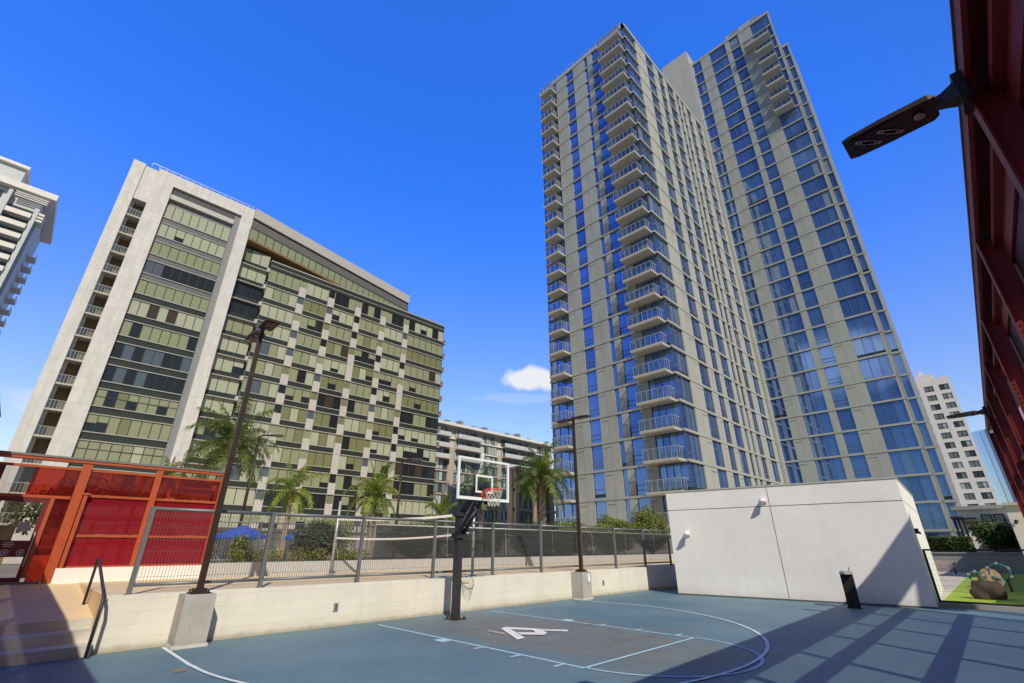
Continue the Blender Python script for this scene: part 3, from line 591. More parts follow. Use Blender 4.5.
# ---------------------------------------------------------------- long olive glazed block on the left
def left_block():
    root = thing('apartment_block', (26, 80, 0), 'long glazed apartment block with pale stone piers and olive window blinds', 'building')
    Y0 = 76.0; F = fY(Y0); FH = 3.22
    w = MB()
    w.box(-3.0, 13.6, 78.2, 96, -0.05, 53.5, 2); w.box(13.6, 54.6, 77.9, 96, -0.05, 46.0, 2)
    fbox(w, F, -3.1, -1.65, 0, 3, 0, 54.1, 0); fbox(w, F, -1.65, 0.0, 0.15, 3, 47.9, 53.9, 0)
    fbox(w, F, 0.0, 2.24, -0.12, 3, 0, 54.3, 0); fbox(w, F, 2.24, 11.1, -0.12, 3, 52.2, 54.3, 0); fbox(w, F, 11.1, 13.6, -0.12, 3, 52.2, 54.3, 0)
    fbox(w, F, 11.9, 13.6, -0.12, 3, 0, 52.2, 0); fbox(w, F, 11.1, 11.9, 0.25, 2.5, 0, 52.2, 2)
    fbox(w, F, 2.24, 11.1, 0.3, 0.5, 51.0, 52.2, 3)
    for i in range(6): fbox(w, F, 2.24, 11.1, 0.22, 0.3, 51.08 + i * 0.19, 51.15 + i * 0.19, 2)
    fbox(w, F, 2.24, 11.1, 0.05, 0.5, 50.1, 50.9, 1); fbox(w, F, 2.24, 11.1, 0.6, 2.2, 0, 51, 2)
    for i in range(17): fbox(w, F, -1 + i * 0.9, -0.95 + i * 0.9, 0.3, 0.35, 54.3, 55.0, 5)
    fbox(w, F, -1, 13.5, 0.3, 0.35, 54.95, 55.05, 5)
    # balcony recess back wall, slabs
    fbox(w, F, -1.65, 0.0, 1.9, 2.4, 0, 48, 4)
    fbox(w, F, -1.65, -1.25, 0.9, 1.9, 0, 48, 6)
    w.build('wall', [stone_joint, ltgrey_panel, mid_grey, joint_dark, soffit_m, galv, grey_white], root, smooth=False)
    for k in range(14):
        z = 44.9 - 3.16 * k
        b = MB(); fbox(b, F, -1.65, 0.0, 0.12, 1.9, z, z + 0.22); bo = b.build('balcony', [slab_conc], root, smooth=False)
        r = MB(); fbox(r, F, -1.62, -0.03, 0.16, 0.18, z + 0.3, z + 1.2, 1); fbox(r, F, -1.65, 0, 0.13, 0.2, z + 1.2, z + 1.26, 0)
        for i in range(6): fbox(r, F, -1.62 + i * .31, -1.58 + i * .31, 0.12, 0.16, z + 0.22, z + 1.2, 0)
        r.build('railing', [ledge, rail_glass], bo, smooth=False)
    P = Parts(); sp = MB()
    def pick_row():
        base = rnd.choices((0, 1, 2), (5, 3, 2))[0]; dark = rnd.random()
        def f():
            r = rnd.random()
            if dark < 0.10: return 3 if r < 0.6 else (3, base)
            if dark < 0.24: return base if r < 0.6 else (3, base) if r < 0.85 else 3
            return base if r < 0.72 else rnd.choice((0, 1, 2)) if r < .86 else (3, base) if r < .93 else 3 if r < .97 else 5 if r < .985 else base
        return f
    # bay between the piers
    for k in range(15):
        s = 46.75 - FH * k; top = s + 2.15 if k else s + 2.3
        pr = pick_row() if k not in (3, 7, 8) else (lambda: rnd.choice((3, 3, 3, 4)))
        if k == 0: pr = lambda: 1
        P.add(window(F, 2.26, 11.08, s, top, 0.32, 8, pr, None, 6, 0.07, (1.2,) if k in (9, 11) else ()))
        fbox(sp, F, 2.26, 11.08, 0.28, 0.45, s - 1.07, s - 0.02, 1 if k < 4 else 0); fbox(sp, F, 2.25, 11.09, 0.15, 0.3, s - 0.10, s + 0.02, 2)
        fbox(sp, F, 2.25, 11.09, 0.2, 0.3, s - 1.07, s - 0.95, 2)
    # recessed strip with projecting slab edges
    G = fY(Y0 + 1.2)
    for k in range(15):
        s = 45.2 - FH * k
        P.add(window(G, 13.62, 17.95, s, s + 2.3, 0.0, 3, pick_row() if k not in (2, 3) else (lambda: 3), None, 6, 0.07))
        fbox(sp, G, 13.62, 17.95, -0.02, 0.3, s - 0.92, s, 0); fbox(sp, G, 13.62, 18.0, -0.5, 0.0, s - 0.95, s - 0.80, 2)
        fbox(sp, G, 17.75, 18.2, -0.75, 0.0, s - 1.0, s - 0.3, 3)
    # main curtain wall
    M = fY(Y0 + 0.3)
    cols = [23.3, 28.5, 33.85, 39.2, 44.5]; starts = [18.1, 24.55, 29.75, 35.1, 40.45, 45.75]; ends = cols + [54.7]
    pans = []
    for k in range(14):
        s = 42.55 - FH * k
        for i, (a, b) in enumerate(zip(starts, ends)):
            dk = (k == 0 and i in (2, 3, 4)) or (k in (9, 10) and i == 5) or (k == 11 and i in (1, 2)) or (k == 6 and i in (2, 5))
            pr = (lambda: rnd.choice((3, 3, 3, 5, 0))) if dk else pick_row()
            if i == 0: pr = (lambda: 0) if k < 1 else (lambda: rnd.choices((1, 0, 4), (6, 3, 1))[0])
            n = 4 if i == 0 else 3 if i < 5 else 6
            P.add(window(M, a, b, s, s + 2.27, 0.12, n, pr, None, 6, 0.075))
            if i < 5:
                P.add(window(M, b, b + 1.25, s, s + 2.27, 0.12, 1, lambda: rnd.choice((3, 0, 0, 2, 2, 4)), None, 6, 0.075))
                pan = MB(); pans.append(pan)
                for e0 in (b, b + 1.19): fbox(sp, M, e0, e0 + .06, -0.02, 0.12, s, s + 2.27, 2)
                fbox(pan, M, b + 0.03, b + 1.22, -0.08, 0.1, s - 0.95, s + (0.85 if rnd.random() < .93 else 2.2), 0)
        fbox(sp, M, 18.1, 54.7, 0.06, 0.2, s - 0.93, s, 1 if False else 0); fbox(sp, M, 18.1, 54.72, -0.03, 0.1, s - 0.09, s + 0.03, 2); fbox(sp, M, 18.1, 54.72, -0.05, 0.1, s - 1.0, s - 0.86, 2)
    fbox(sp, M, 18.1, 54.7, 0.02, 0.6, 44.85, 46.3, 0); fbox(sp, M, 18.05, 54.75, -0.06, 0.6, 46.25, 46.45, 2); fbox(sp, M, 18.1, 54.7, -0.03, 0.1, 45.4, 45.5, 2)
    sp.build('spandrel', [spandrel, spandrel_g, ledge, ltgrey_panel], root, smooth=False)
    for pan in pans: pan.build('stone_panel', [ltgrey_panel], root, smooth=False)
    P.emit('window', og + [mull], root)
    for k in range(11):
        b = MB(); z = 42.4 - FH * k; b.box(54.7, 55.7, 76.8, 79, z, z + .18); b.box(55.62, 55.68, 76.8, 79, z + .18, z + 1.2); b.build('end_balcony', [ledge], root, smooth=False)
    # penthouse turned a few degrees, its parapet overhanging at the left
    e = MB(); A0 = Vector((13.65, 75.55)); A1 = Vector((49.2, 82.9)); dv = (A1 - A0).normalized(); nv = Vector((-dv.y, dv.x))
    def wedge(inset, z0, z1, mi, t0=0.0, t1=1.0):
        a = A0.lerp(A1, t0) + nv * inset; b = A0.lerp(A1, t1) + nv * inset; e.prism([(a.x, a.y), (b.x, b.y), (b.x, 95), (a.x, 95)], z0, z1, mi)
    wedge(0.0, 52.6, 54.5, 0); wedge(0.35, 52.1, 52.6, 1); wedge(0.15, 50.75, 52.1, 2); wedge(0.3, 48.55, 50.75, 3); wedge(0.05, 48.2, 48.55, 4)
    wedge(2.4, 54.5, 55.6, 0, 0.0, 0.45)
    for i in range(26):
        t = i / 26; p = A0.lerp(A1, t) + nv * 0.22; q = p + dv * 0.07; e.prism([(p.x, p.y), (q.x, q.y), (q.x + nv.x * .1, q.y + nv.y * .1), (p.x + nv.x * .1, p.y + nv.y * .1)], 48.55, 50.75, 1)
    for i in range(5):
        z = 50.85 + i * .26; wedge(0.10, z, z + .08, 1)
    e.build('penthouse', [ltgrey_panel, mull, ledge, og[0], soffit_m], root, smooth=False)
    r = MB()
    for i in range(14): r.bar((49.8 + i * .36, 77.2, 46.4), (49.8 + i * .36, 77.2, 47.4), .05)
    r.bar((49.8, 77.2, 47.4), (54.5, 77.2, 47.4), .06); r.build('roof_railing', galv, root)
left_block()

# ---------------------------------------------------------------- brown and cream mid-rise behind the backboard
def midrise():
    root = thing('apartment_block', (90, 104, 0), 'brown and cream mid-rise block with flat overhanging roof, seen between the two tall buildings', 'building')
    F = fY(100.0); w = MB()
    w.box(55, 117.5, 100.6, 125, -0.05, 31.6, 0); fbox(w, F, 54, 118.8, -1.3, 10, 31.6, 32.3, 1); w.box(70, 117, 101.5, 110, 32.3, 33.0, 4)
    for i in range(9): w.box(72 + i * 4.7, 73.2 + i * 4.7, 103, 105, 33.0, 33.6 + (i * 37 % 5) * .28, 2)
    for i in range(14): w.bar((68 + i * 2.7, 101, 32.3), (68 + i * 2.7, 101, 33.5), .07, 2)
    w.bar((68, 101, 33.45), (104, 101, 33.45), .06, 2)
    piers = [(60, 61.5), (67, 68), (75.6, 77.6), (86.5, 88.3), (93.5, 95), (109.5, 111), (116.3, 117.5)]
    for i, (a, b) in enumerate(piers): fbox(w, F, a, b, 0.0, 0.7, 0, 26.0 if i < 6 else 31.6, 3 if i < 2 or i % 2 == 0 else 1)
    for k in range(11): fbox(w, F, 55, 117.5, 0.05, 0.7, 31.6 - 2.9 * (k + 1) - 0.35, 31.6 - 2.9 * (k + 1), 3 if k >= 2 else 1)
    w.build('wall', [cream_clad, white_clad, mid_grey, brown_clad, grey_white], root, smooth=False)
    P = Parts()
    for k in range(10):
        z = 31.6 - 2.9 * (k + 1)
        for i in range(len(piers) - 1):
            a, b = piers[i][1], piers[i + 1][0]; n = max(1, round((b - a) / 3.2)); ww = (b - a) / n
            for j in range(n):
                P.add(window(F, a + j * ww + .25, a + (j + 1) * ww - .25, z + 0.25, z + 2.3, 0.35, 3, lambda: rnd.choice((0, 0, 1, 2, 2)), None, 3, 0.1))
    P.emit('window', fg + [mull], root)
    for k in range(4):
        z = 31.6 - 2.9 * (k + 1)
        for a, b in ((68.2, 75.4), (77.8, 86.3), (95.2, 109.3)):
            if k > 2: continue
            bb = MB(); fbox(bb, F, a, b, -1.3, 0.3, z - 0.25, z, 0); fbox(bb, F, a, b, -1.3, -1.22, z, z + 1.0, 1); bb.build('balcony', [brown_clad if k else ledge, grey_white], root, smooth=False)
midrise()

# ---------------------------------------------------------------- white block with square windows, far right
def white_block():
    root = thing('office_block', (205, 8, 0), 'white block with a regular grid of square windows, beyond the blue tower at the right', 'building')
    F = fX(200.0); w = MB()
    w.box(201, 225, 1.5, 30, -0.05, 51.5, 0)
    ys = [1.9 + 3.82 * i for i in range(7)]
    edges = [1.2]
    for y in ys: edges += [y, y + 2.4]
    edges.append(30)
    for i in range(0, len(edges), 2): fbox(w, F, edges[i], edges[i + 1], 0, 1.0, 0, 52, 0)
    zs = [48.1 - 3.05 * k for k in range(13)]
    prev = 52.0
    for z in zs: fbox(w, F, 1.2, 30, 0.02, 1.0, z + 1.9, prev, 0); prev = z
    fbox(w, F, 1.2, 30, 0.02, 1.0, -0.05, prev, 0)
    fbox(w, F, 1.2, 5.0, 0, 2, 52, 52.4, 0); fbox(w, F, 5.0, 9.2, 0.5, 6, 52, 54.2, 0); fbox(w, F, 7.2, 8.2, 2.5, 6, 54.2, 56, 0)
    fbox(w, F, 1.2, 12, 0.5, 12, 50, 52.0, 0)
    w.build('wall', [white_clad], root, smooth=False)
    P = Parts()
    for z in zs:
        for y in ys: P.add(window(F, y, y + 2.4, z, z + 1.9, 0.2, 2, lambda: rnd.choice((0, 0, 0, 1, 2)), None, 3, 0.1, (0.35,) if rnd.random() < .5 else ()))
    P.emit('window', fg + [mull], root)
white_block()
def curved_tower():
    m = MB(); pts = []
    for i in range(13):
        a = i / 12; pts.append((262 - 9 * math.sin(a * math.pi * 0.9), -14 + 17.5 * a))
    pts += [(290, 3.5), (290, -14)]
    m.prism(pts, -0.05, 43, 0)
    root = thing('glass_tower', (275, -5, 0), 'pale blue curved glass tower behind the white block', 'tower')
    m.build('facade', [curt_glass], root, smooth=False)
    f = MB()
    for i in range(1, 13, 2):
        x, y = pts[i]; f.box(x - .12, x + .05, y - .05, y + .05, 0, 43.2)
    f.build('fin', [white_clad], root, smooth=False)
curved_tower()
# ---------------------------------------------------------------- pale tower at the far left
def pale_tower():
    root = thing('apartment_tower', (-32, 160, 0), 'pale grey tower with a broad flat roof slab at the far left edge', 'tower')
    F = fY(150.0); w = MB()
    w.box(-58, -18.6, 150.3, 175, -0.05, 82.2, 0); fbox(w, F, -60, -16.4, -1.6, 25, 82.4, 84.0, 1)
    w.box(-58, -23.9, 151, 170, 84.0, 89.2, 0); w.box(-59, -23.4, 150.2, 171, 89.2, 90.0, 1)
    fbox(w, F, -24.6, -23.9, -1.3, 0.4, 0, 81.5, 0); fbox(w, F, -19.2, -18.4, -0.8, 0.4, 0, 79, 0)
    for i in range(3): fbox(w, F, -23.5, -17.6, -1.2, -1.0, 80.4 + i * .55, 80.62 + i * .55, 1)
    for i in range(3): fbox(w, F, -19, -17.2, -0.6, 3, 75.6 + i * .95, 76.1 + i * .95, 1)
    w.box(-18.6, -17.9, 151, 168, -0.05, 78.5, 0)
    w.build('wall', [grey_white, white_clad, mid_grey], root, smooth=False)
    P = Parts()
    for k in range(26):
        z = 79.2 - 3.05 * k
        for i in range(6):
            x = -27.2 - i * 3.0; P.add(window(F, x, x + 1.7, z, z + 1.9, 0.22, 2, lambda: rnd.choice((0, 1, 1, 2)), None, 3, .1))
    P.emit('window', fg + [mull], root)
    for k in range(24):
        z = 75.6 - 3.05 * k; b = MB(); fbox(b, F, -23.8, -19.3, -1.3, 0.3, z, z + 0.3, 0); fbox(b, F, -23.8, -19.3, -1.3, -1.2, z + .3, z + 1.25, 0); fbox(b, F, -23.8, -19.3, 0.2, 0.32, z + .3, z + 2.7, 1); b.build('balcony', [white_clad, fg[1]], root, smooth=False)
        b = MB(); b.box(-17.9, -16.2, 158, 162, z - 6, z - 5.7, 0); b.box(-16.3, -16.2, 158, 162, z - 5.7, z - 4.7, 0); b.build('side_balcony', [white_clad], root, smooth=False)
pale_tower()
# ---------------------------------------------------------------- low buildings
def low_brown():
    root = thing('low_building', (64, 64, 0), 'low brown building with a flat concrete canopy behind the palms', 'building')
    w = MB(); w.box(62.5, 74, 62.6, 64.2, -0.05, 14.6, 0); w.box(62.0, 75.5, 60.9, 64.4, 14.6, 15.2, 1)
    for x in (62.5, 67.2, 72): w.box(x, x + .8, 61.9, 62.8, 0, 14.6, 0)
    for z in (4.2, 7.6, 11.0): w.box(62.5, 74, 62.2, 62.7, z, z + .5, 0)
    w.build('wall', [brown_clad, grey_wall], root, smooth=False)
    P = Parts(); F = fY(62.6)
    for z in (1, 4.7, 8.1, 11.5):
        for x in (63.4, 68.1): P.add(window(F, x, x + 3.7, z, z + 2.5, -0.12, 3, lambda: rnd.choice((1, 1, 0)), None, 3, .1))
    P.emit('window', fg + [mull], root)
low_brown()
def low_white():
    root = thing('low_building', (62, 1.5, 0), 'low white building with grey roof fascia and black framed windows beyond the turf', 'building')
    w = MB(); w.box(60, 70, -3, 3.35, -0.05, 4.7, 0); w.box(59.4, 70, -3, 3.6, 4.7, 5.0, 1)
    w.build('wall', [white_stucco, grey_wall], root, smooth=False)
    f = MB(); F = fX(60.0)
    for a, b in ((0.35, 1.05), (1.15, 1.85)):
        fbox(f, F, a, b, -0.05, 0, 2.7, 4.3, 0); fbox(f, F, a + .08, b - .08, -0.06, -0.05, 2.78, 3.5, 1); fbox(f, F, a + .08, b - .08, -0.06, -0.05, 3.58, 4.22, 1)
    f.build('window', [black_metal, fg[0]], root, smooth=False)
    f = MB(); fbox(f, F, 0.35, 1.85, -0.9, -0.85, 1.3, 2.5, 0)
    for i in range(9): fbox(f, F, .4 + i * .17, .43 + i * .17, -0.85, -0.05, 2.45, 2.5, 0)
    f.build('railing', [black_metal], root, smooth=False)
    c = MB()
    for y in (2.95, 3.25, 3.5): c.box(58.2, 58.4, y, y + .14, 0, 3.9, 0)
    c.box(56.8, 60, 2.9, 3.7, 3.9, 4.05, 0); c.box(59.5, 60, 2.2, 3.0, 3.95, 4.05, 0); c.box(59.5, 60, 2.2, 3.0, 3.6, 3.7, 0)
    c.build('pergola', [black_metal], root, smooth=False)
low_white()
b = MB(); b.box(40, 60, -14, 0.1, -0.05, 3.85); tag(b.build('garden_building', beige_wall), 'beige rendered building with plain wall at the right edge', 'building')
# ---------------------------------------------------------------- white service building on the court's edge
def service_building():
    c = Vector((20.03, 2.30)); l = Vector((18.90, 9.90)); bk = Vector((28.2, 2.85)); top = 3.74
    root = thing('service_building', (22, 6, 0), 'plain white rendered service building with a shallow groove line, beside the blue court', 'building')
    bl = l + (bk - c); w = MB()
    w.prism([(c.x, c.y), (bk.x, bk.y), (bl.x, bl.y), (l.x, l.y)], -0.04, 3.04, 0)
    cen = (c + bk + bl + l) / 4
    def inset(p, d): return p + (cen - p).normalized() * d
    q = [inset(p, 0.02) for p in (c, bk, bl, l)]; w.prism([(p.x, p.y) for p in q], 3.04, 3.065, 1)
    w.prism([(c.x, c.y), (bk.x, bk.y), (bl.x, bl.y), (l.x, l.y)], 3.065, top, 0)
    w.build('wall', [white_stucco, joint_dark], root, smooth=False)
    q = [inset(p, -0.03) for p in (c, bk, bl, l)]; k = MB(); k.prism([(p.x, p.y) for p in q], top, top + 0.05, 0)
    k.build('coping', [slab_conc], root, smooth=False)
    d = (c - l).normalized(); n = Vector((d.y, -d.x))          # n faces the court
    if n.x > 0: n = -n
    j = MB(); s = l + d * 3.80; j.prism([(s.x + n.x * .003, s.y + n.y * .003), ((s + d * .02).x + n.x * .003, (s + d * .02).y + n.y * .003), ((s + d * .02).x, (s + d * .02).y), (s.x, s.y)], 0.06, top, 0)
    j.build('joint', [joint_dark], root, smooth=False)
    f = MB(); a0, a1 = l - d * 0.0, c
    f.prism([(a0.x + n.x * .012, a0.y + n.y * .012), (a1.x + n.x * .012, a1.y + n.y * .012), (a1.x, a1.y), (a0.x, a0.y)], -0.04, 0.05, 0)
    f.build('base_strip', [joint_dark], root, smooth=False)
    for t, z in ((0.68, 2.22), (3.62, 3.30)):
        p = l + d * t; m = MB()
        m.tube([(p.x, p.y, z), (p.x + n.x * .06, p.y + n.y * .06, z)], 0.085, 14, 0)
        m.tube([(p.x + n.x * .06, p.y + n.y * .06, z), (p.x + n.x * .17, p.y + n.y * .17, z - 0.05), (p.x + n.x * .28 + d.x * .03, p.y + n.y * .28 + d.y * .03, z - 0.16)], [0.05, 0.085, 0.115], 14, 0)
        m.tube([(p.x + n.x * .27, p.y + n.y * .27, z - 0.14), (p.x + n.x * .285, p.y + n.y * .285, z - 0.17)], 0.09, 12, 1)
        m.build('floodlight', [white_paint, lamp_ref], root)
    p = c + Vector((1.1, 0.08)); m = MB(); m.box(p.x, p.x + .16, p.y - .10, p.y - .005, 2.08, 2.24); m.box(p.x + .03, p.x + .13, p.y - .14, p.y - .10, 2.06, 2.14); m.build('wall_light', [black_metal], root, smooth=False)
service_building()
def fountain():
    b = Vector((18.55, 4.08)); root = thing('drinking_fountain', (b.x, b.y, 0), 'slim dark pedestal drinking fountain standing in front of the white building', 'drinking fountain')
    a = R(8.6); ux = Vector((math.cos(a), math.sin(a))); uy = Vector((-ux.y, ux.x))
    xf = lambda v: Vector((b.x + ux.x * v.x + uy.x * v.y, b.y + ux.y * v.x + uy.y * v.y, v.z))
    m = MB(xf); m.box(-.10, .12, -.16, .16, 0, .92); m.box(-.13, .15, -.19, .19, 0, .03); m.box(-.105, -.10, -.10, .10, .55, .70); m.build('pedestal', [black_metal], root, smooth=False)
    m = MB(xf); m.prism([(-.34, -.15), (.12, -.17), (.14, 0), (.12, .17), (-.34, .15), (-.42, 0)], .925, .99, 0); m.prism([(-.30, -.10), (.0, -.12), (.0, .12), (-.30, .10)], .99, .993, 1); m.build('basin', [galv, mid_grey], root, smooth=False)
    m = MB(xf); m.tube([(.05, -.09, .99), (.05, -.10, 1.06), (.0, -.12, 1.10), (-.07, -.14, 1.10)], .013, 8); m.tube([(-.02, .10, .99), (-.02, .10, 1.03)], .025, 8); m.build('spout', [galv], root)
fountain()
gb = MB(); gb.box(39.8, 60.1, -14.2, 0.15, 3.85, 4.0); bb = [o for o in COL.objects if o.name == 'garden_building'][0]
gb.build('coping', [ltgrey_panel], bb, smooth=False)
m = MB(); m.tube([(39.9, -0.15, 3.0), (39.7, -0.15, 3.0)], .09, 10); m.tube([(39.72, -.15, 2.98), (39.45, -.1, 2.9)], .07, 10); m.build('camera_dome', [black_metal], bb)

# ---------------------------------------------------------------- retaining wall, pedestals
rw = MB(); rw.box(1.5, 24, 11.72, 11.93, -0.05, DZ)
rwall = tag(rw.build('retaining_wall', block_m, smooth=False), 'low cream block retaining wall along the back of the court', 'wall')
for x, z in ((5.83, 0.40), (16.55, 0.43)):
    m = MB(); m.box(x - .055, x + .055, 11.695, 11.717, z - .085, z + .085, 0); m.box(x - .03, x + .03, 11.68, 11.697, z - .055, z + .055, 1); m.build('outlet_box', [galv, joint_dark], rwall, smooth=False)
m = MB()
m.prism([(9.45, 11.70), (9.85, 11.70), (9.85, 11.717), (9.45, 11.717)], DZ - .16, DZ - .10, 0); m.build('patch', [deck_conc], rwall, smooth=False)
def pedestal(x, label):
    root = thing('concrete_pedestal', (x, 11.45, 0), label, 'pedestal', 'lamp post pedestals')
    m = MB(); m.box(x - .26, x + .26, 11.22, 11.715, 0.0, DZ - .02); m.build('shaft', [concrete], root, smooth=False)
    m = MB(); m.box(x - .29, x + .29, 11.19, 11.716, -0.03, .05); m.build('foot', [step_conc], root, smooth=False)
    return root
pedestal(2.86, 'square concrete pedestal near the steps carrying the nearer lamp post')
pd = pedestal(14.88, 'square concrete pedestal between hoop and white building carrying the farther lamp post')
m = MB(); m.box(14.94, 15.05, 11.20, 11.218, .55, .80); m.build('sign_plate', [white_paint], pd, smooth=False)

def lamp_head(root, base, d, roll=0.0, L_=0.62, k=1.0, heavy=False):
    """shoebox LED luminaire on a short arm; base on the pole, d horizontal unit direction"""
    d = Vector(d).normalized(); n = Vector((-d.y, d.x, 0)); b = Vector(base)
    def P(u, v, z): return b + d * u * k + n * v * k + Vector((0, 0, z * k))
    m = MB(); m.tube([P(0.0, 0, 0.03), P(0.12, 0, .03), P(0.20, 0, .04)], [.10, .055, .04] if heavy else .04, 4 if heavy else 8, 0, square=heavy)
    m.build('arm', [bronze], root)
    m = MB(); prof = [(0.16, .11, .0, .075), (0.20, .15, .0, .085), (0.50, .16, .0, .075), (0.74, .152, .0, .055), (0.80, .135, .005, .045)]
    rings = []
    for u, hw, z0, z1 in prof:
        i = len(m.v)
        for v, z in ((-hw, z0), (hw, z0), (hw, z0 + (z1 - z0) * .55), (hw * .7, z1), (-hw * .7, z1), (-hw, z0 + (z1 - z0) * .55)): m.v.append(P(u, v, z))
        rings.append(i)
    for a, c in zip(rings, rings[1:]):
        for j in range(6): m.f.append((a + j, a + (j + 1) % 6, c + (j + 1) % 6, c + j)); m.m.append(0); m.sm.append(False)
    m.f.append(tuple(rings[0] + j for j in range(6))); m.f.append(tuple(rings[-1] + j for j in reversed(range(6)))); m.m += [0, 0]; m.sm += [False, False]
    h = m.build('lamp_head', [bronze], root)
    q = MB()
    q.prism([tuple(P(u, v, 0).xy) for u, v in ((.40, -.13), (.74, -.12), (.74, .12), (.40, .13))], b.z - .006, b.z - .001, 2)
    for u in (.48, .64):
        for j in range(-2, 3):
            for i2 in (-1, 1):
                e = P(u + i2 * .020 + j * .022, j * .020 + i2 * .024, 0); q.tube([(e.x, e.y, b.z - .006), (e.x, e.y, b.z - .012)], .019, 8, 1 if abs(j) < 1 else 0)
    q.build('lens', [lamp_ref, lamp_lens, black_metal], h)
    q = MB(); e = P(.28, .03, 0); q.tube([(e.x, e.y, b.z - .001), (e.x, e.y, b.z - .03)], .03, 10); q.build('sensor', [lamp_ref], h)
def lamp_post(x, label):
    root = thing('lamp_post', (x, 11.45, DZ - .02), label, 'lamp post', 'bronze lamp posts on the court wall')
    z0 = DZ - .02; m = MB(); m.tube([(x, 11.45, z0), (x, 11.45, 6.55)], [.075, .06], 4, 0, square=True); m.build('pole', [bronze], root)
    m = MB(); m.box(x - .17, x + .17, 11.28, 11.62, z0, z0 + .025); m.box(x - .11, x + .11, 11.34, 11.56, z0 + .025, z0 + .09)
    for sx in (-.13, .13):
        for sy in (-.13, .13): m.tube([(x + sx, 11.45 + sy, z0 + .02), (x + sx, 11.45 + sy, z0 + .08)], .016, 6)
    m.build('base_plate', [bronze], root, smooth=False)
    lamp_head(root, (x, 11.45, 6.42), (0, -1, 0)); lamp_head(root, (x, 11.45, 6.42), (0, 1, 0))
    return root
lamp_post(2.86, 'tall bronze lamp post with two heads on the pedestal nearest the steps')
lamp_post(14.88, 'tall bronze lamp post with two heads on the pedestal right of the hoop')

# ---------------------------------------------------------------- fence on the wall
def court_fence():
    root = thing('metal_fence', (10, 11.85, DZ), 'grey metal fence of welded wire panels standing along the court wall', 'fence')
    xs = [1.82 + 2.275 * i for i in range(10)]; Y = 11.86
    for x in xs:
        m = MB(); m.box(x - .038, x + .038, Y - .038, Y + .038, DZ, 2.41); m.box(x - .07, x + .07, Y - .065, Y + .065, DZ, DZ + .012); m.build('post', [fence_grey], root, smooth=False)
    for a, b in zip(xs, xs[1:]):
        m = MB(); m.tube([(a + .038, Y, 2.37), (b - .038, Y, 2.37)], .036, 8); m.build('top_rail', [fence_grey], root)
        m = MB(); m.tube([(a + .038, Y, 1.03), (b - .038, Y, 1.03)], .030, 8); m.build('bottom_rail', [fence_grey], root)
        m = MB(); n = 42; t = .0028
        for i in range(1, n):
            x = a + (b - a) * i / n; m.box(x - t, x + t, Y - t, Y + t, 1.05, 2.34)
        for i in range(6):
            z = 1.16 + i * .22; m.box(a + .04, b - .04, Y + t, Y + 3 * t, z - t, z + t)
        m.build('wire_panel', [wire_m], root, smooth=False)
court_fence()

# ---------------------------------------------------------------- steps handrail
def handrail():
    root = thing('handrail', (1.4, 11.9, 0), 'dark bent steel handrail beside the concrete steps', 'handrail')
    m = MB(); m.tube([(1.42, 11.40, 0.0), (1.42, 11.40, .80), (1.42, 11.48, .92), (1.42, 13.72, 1.46), (1.42, 13.86, 1.44), (1.43, 13.90, 1.36), (1.43, 13.90, .60)], .026, 10); m.build('rail', [black_pole], root)
    m = MB(); m.tube([(1.42, 11.62, .84), (1.46, 11.62, .84), (1.50, 11.70, .84)], .016, 8); m.build('bracket', [galv], root)
    m = MB(); m.tube([(1.42, 11.40, 0), (1.42, 11.40, .012)], .06, 12); m.tube([(1.43, 13.90, .57), (1.43, 13.90, .60)], .06, 12); m.build('foot_flange', [black_pole], root)
handrail()

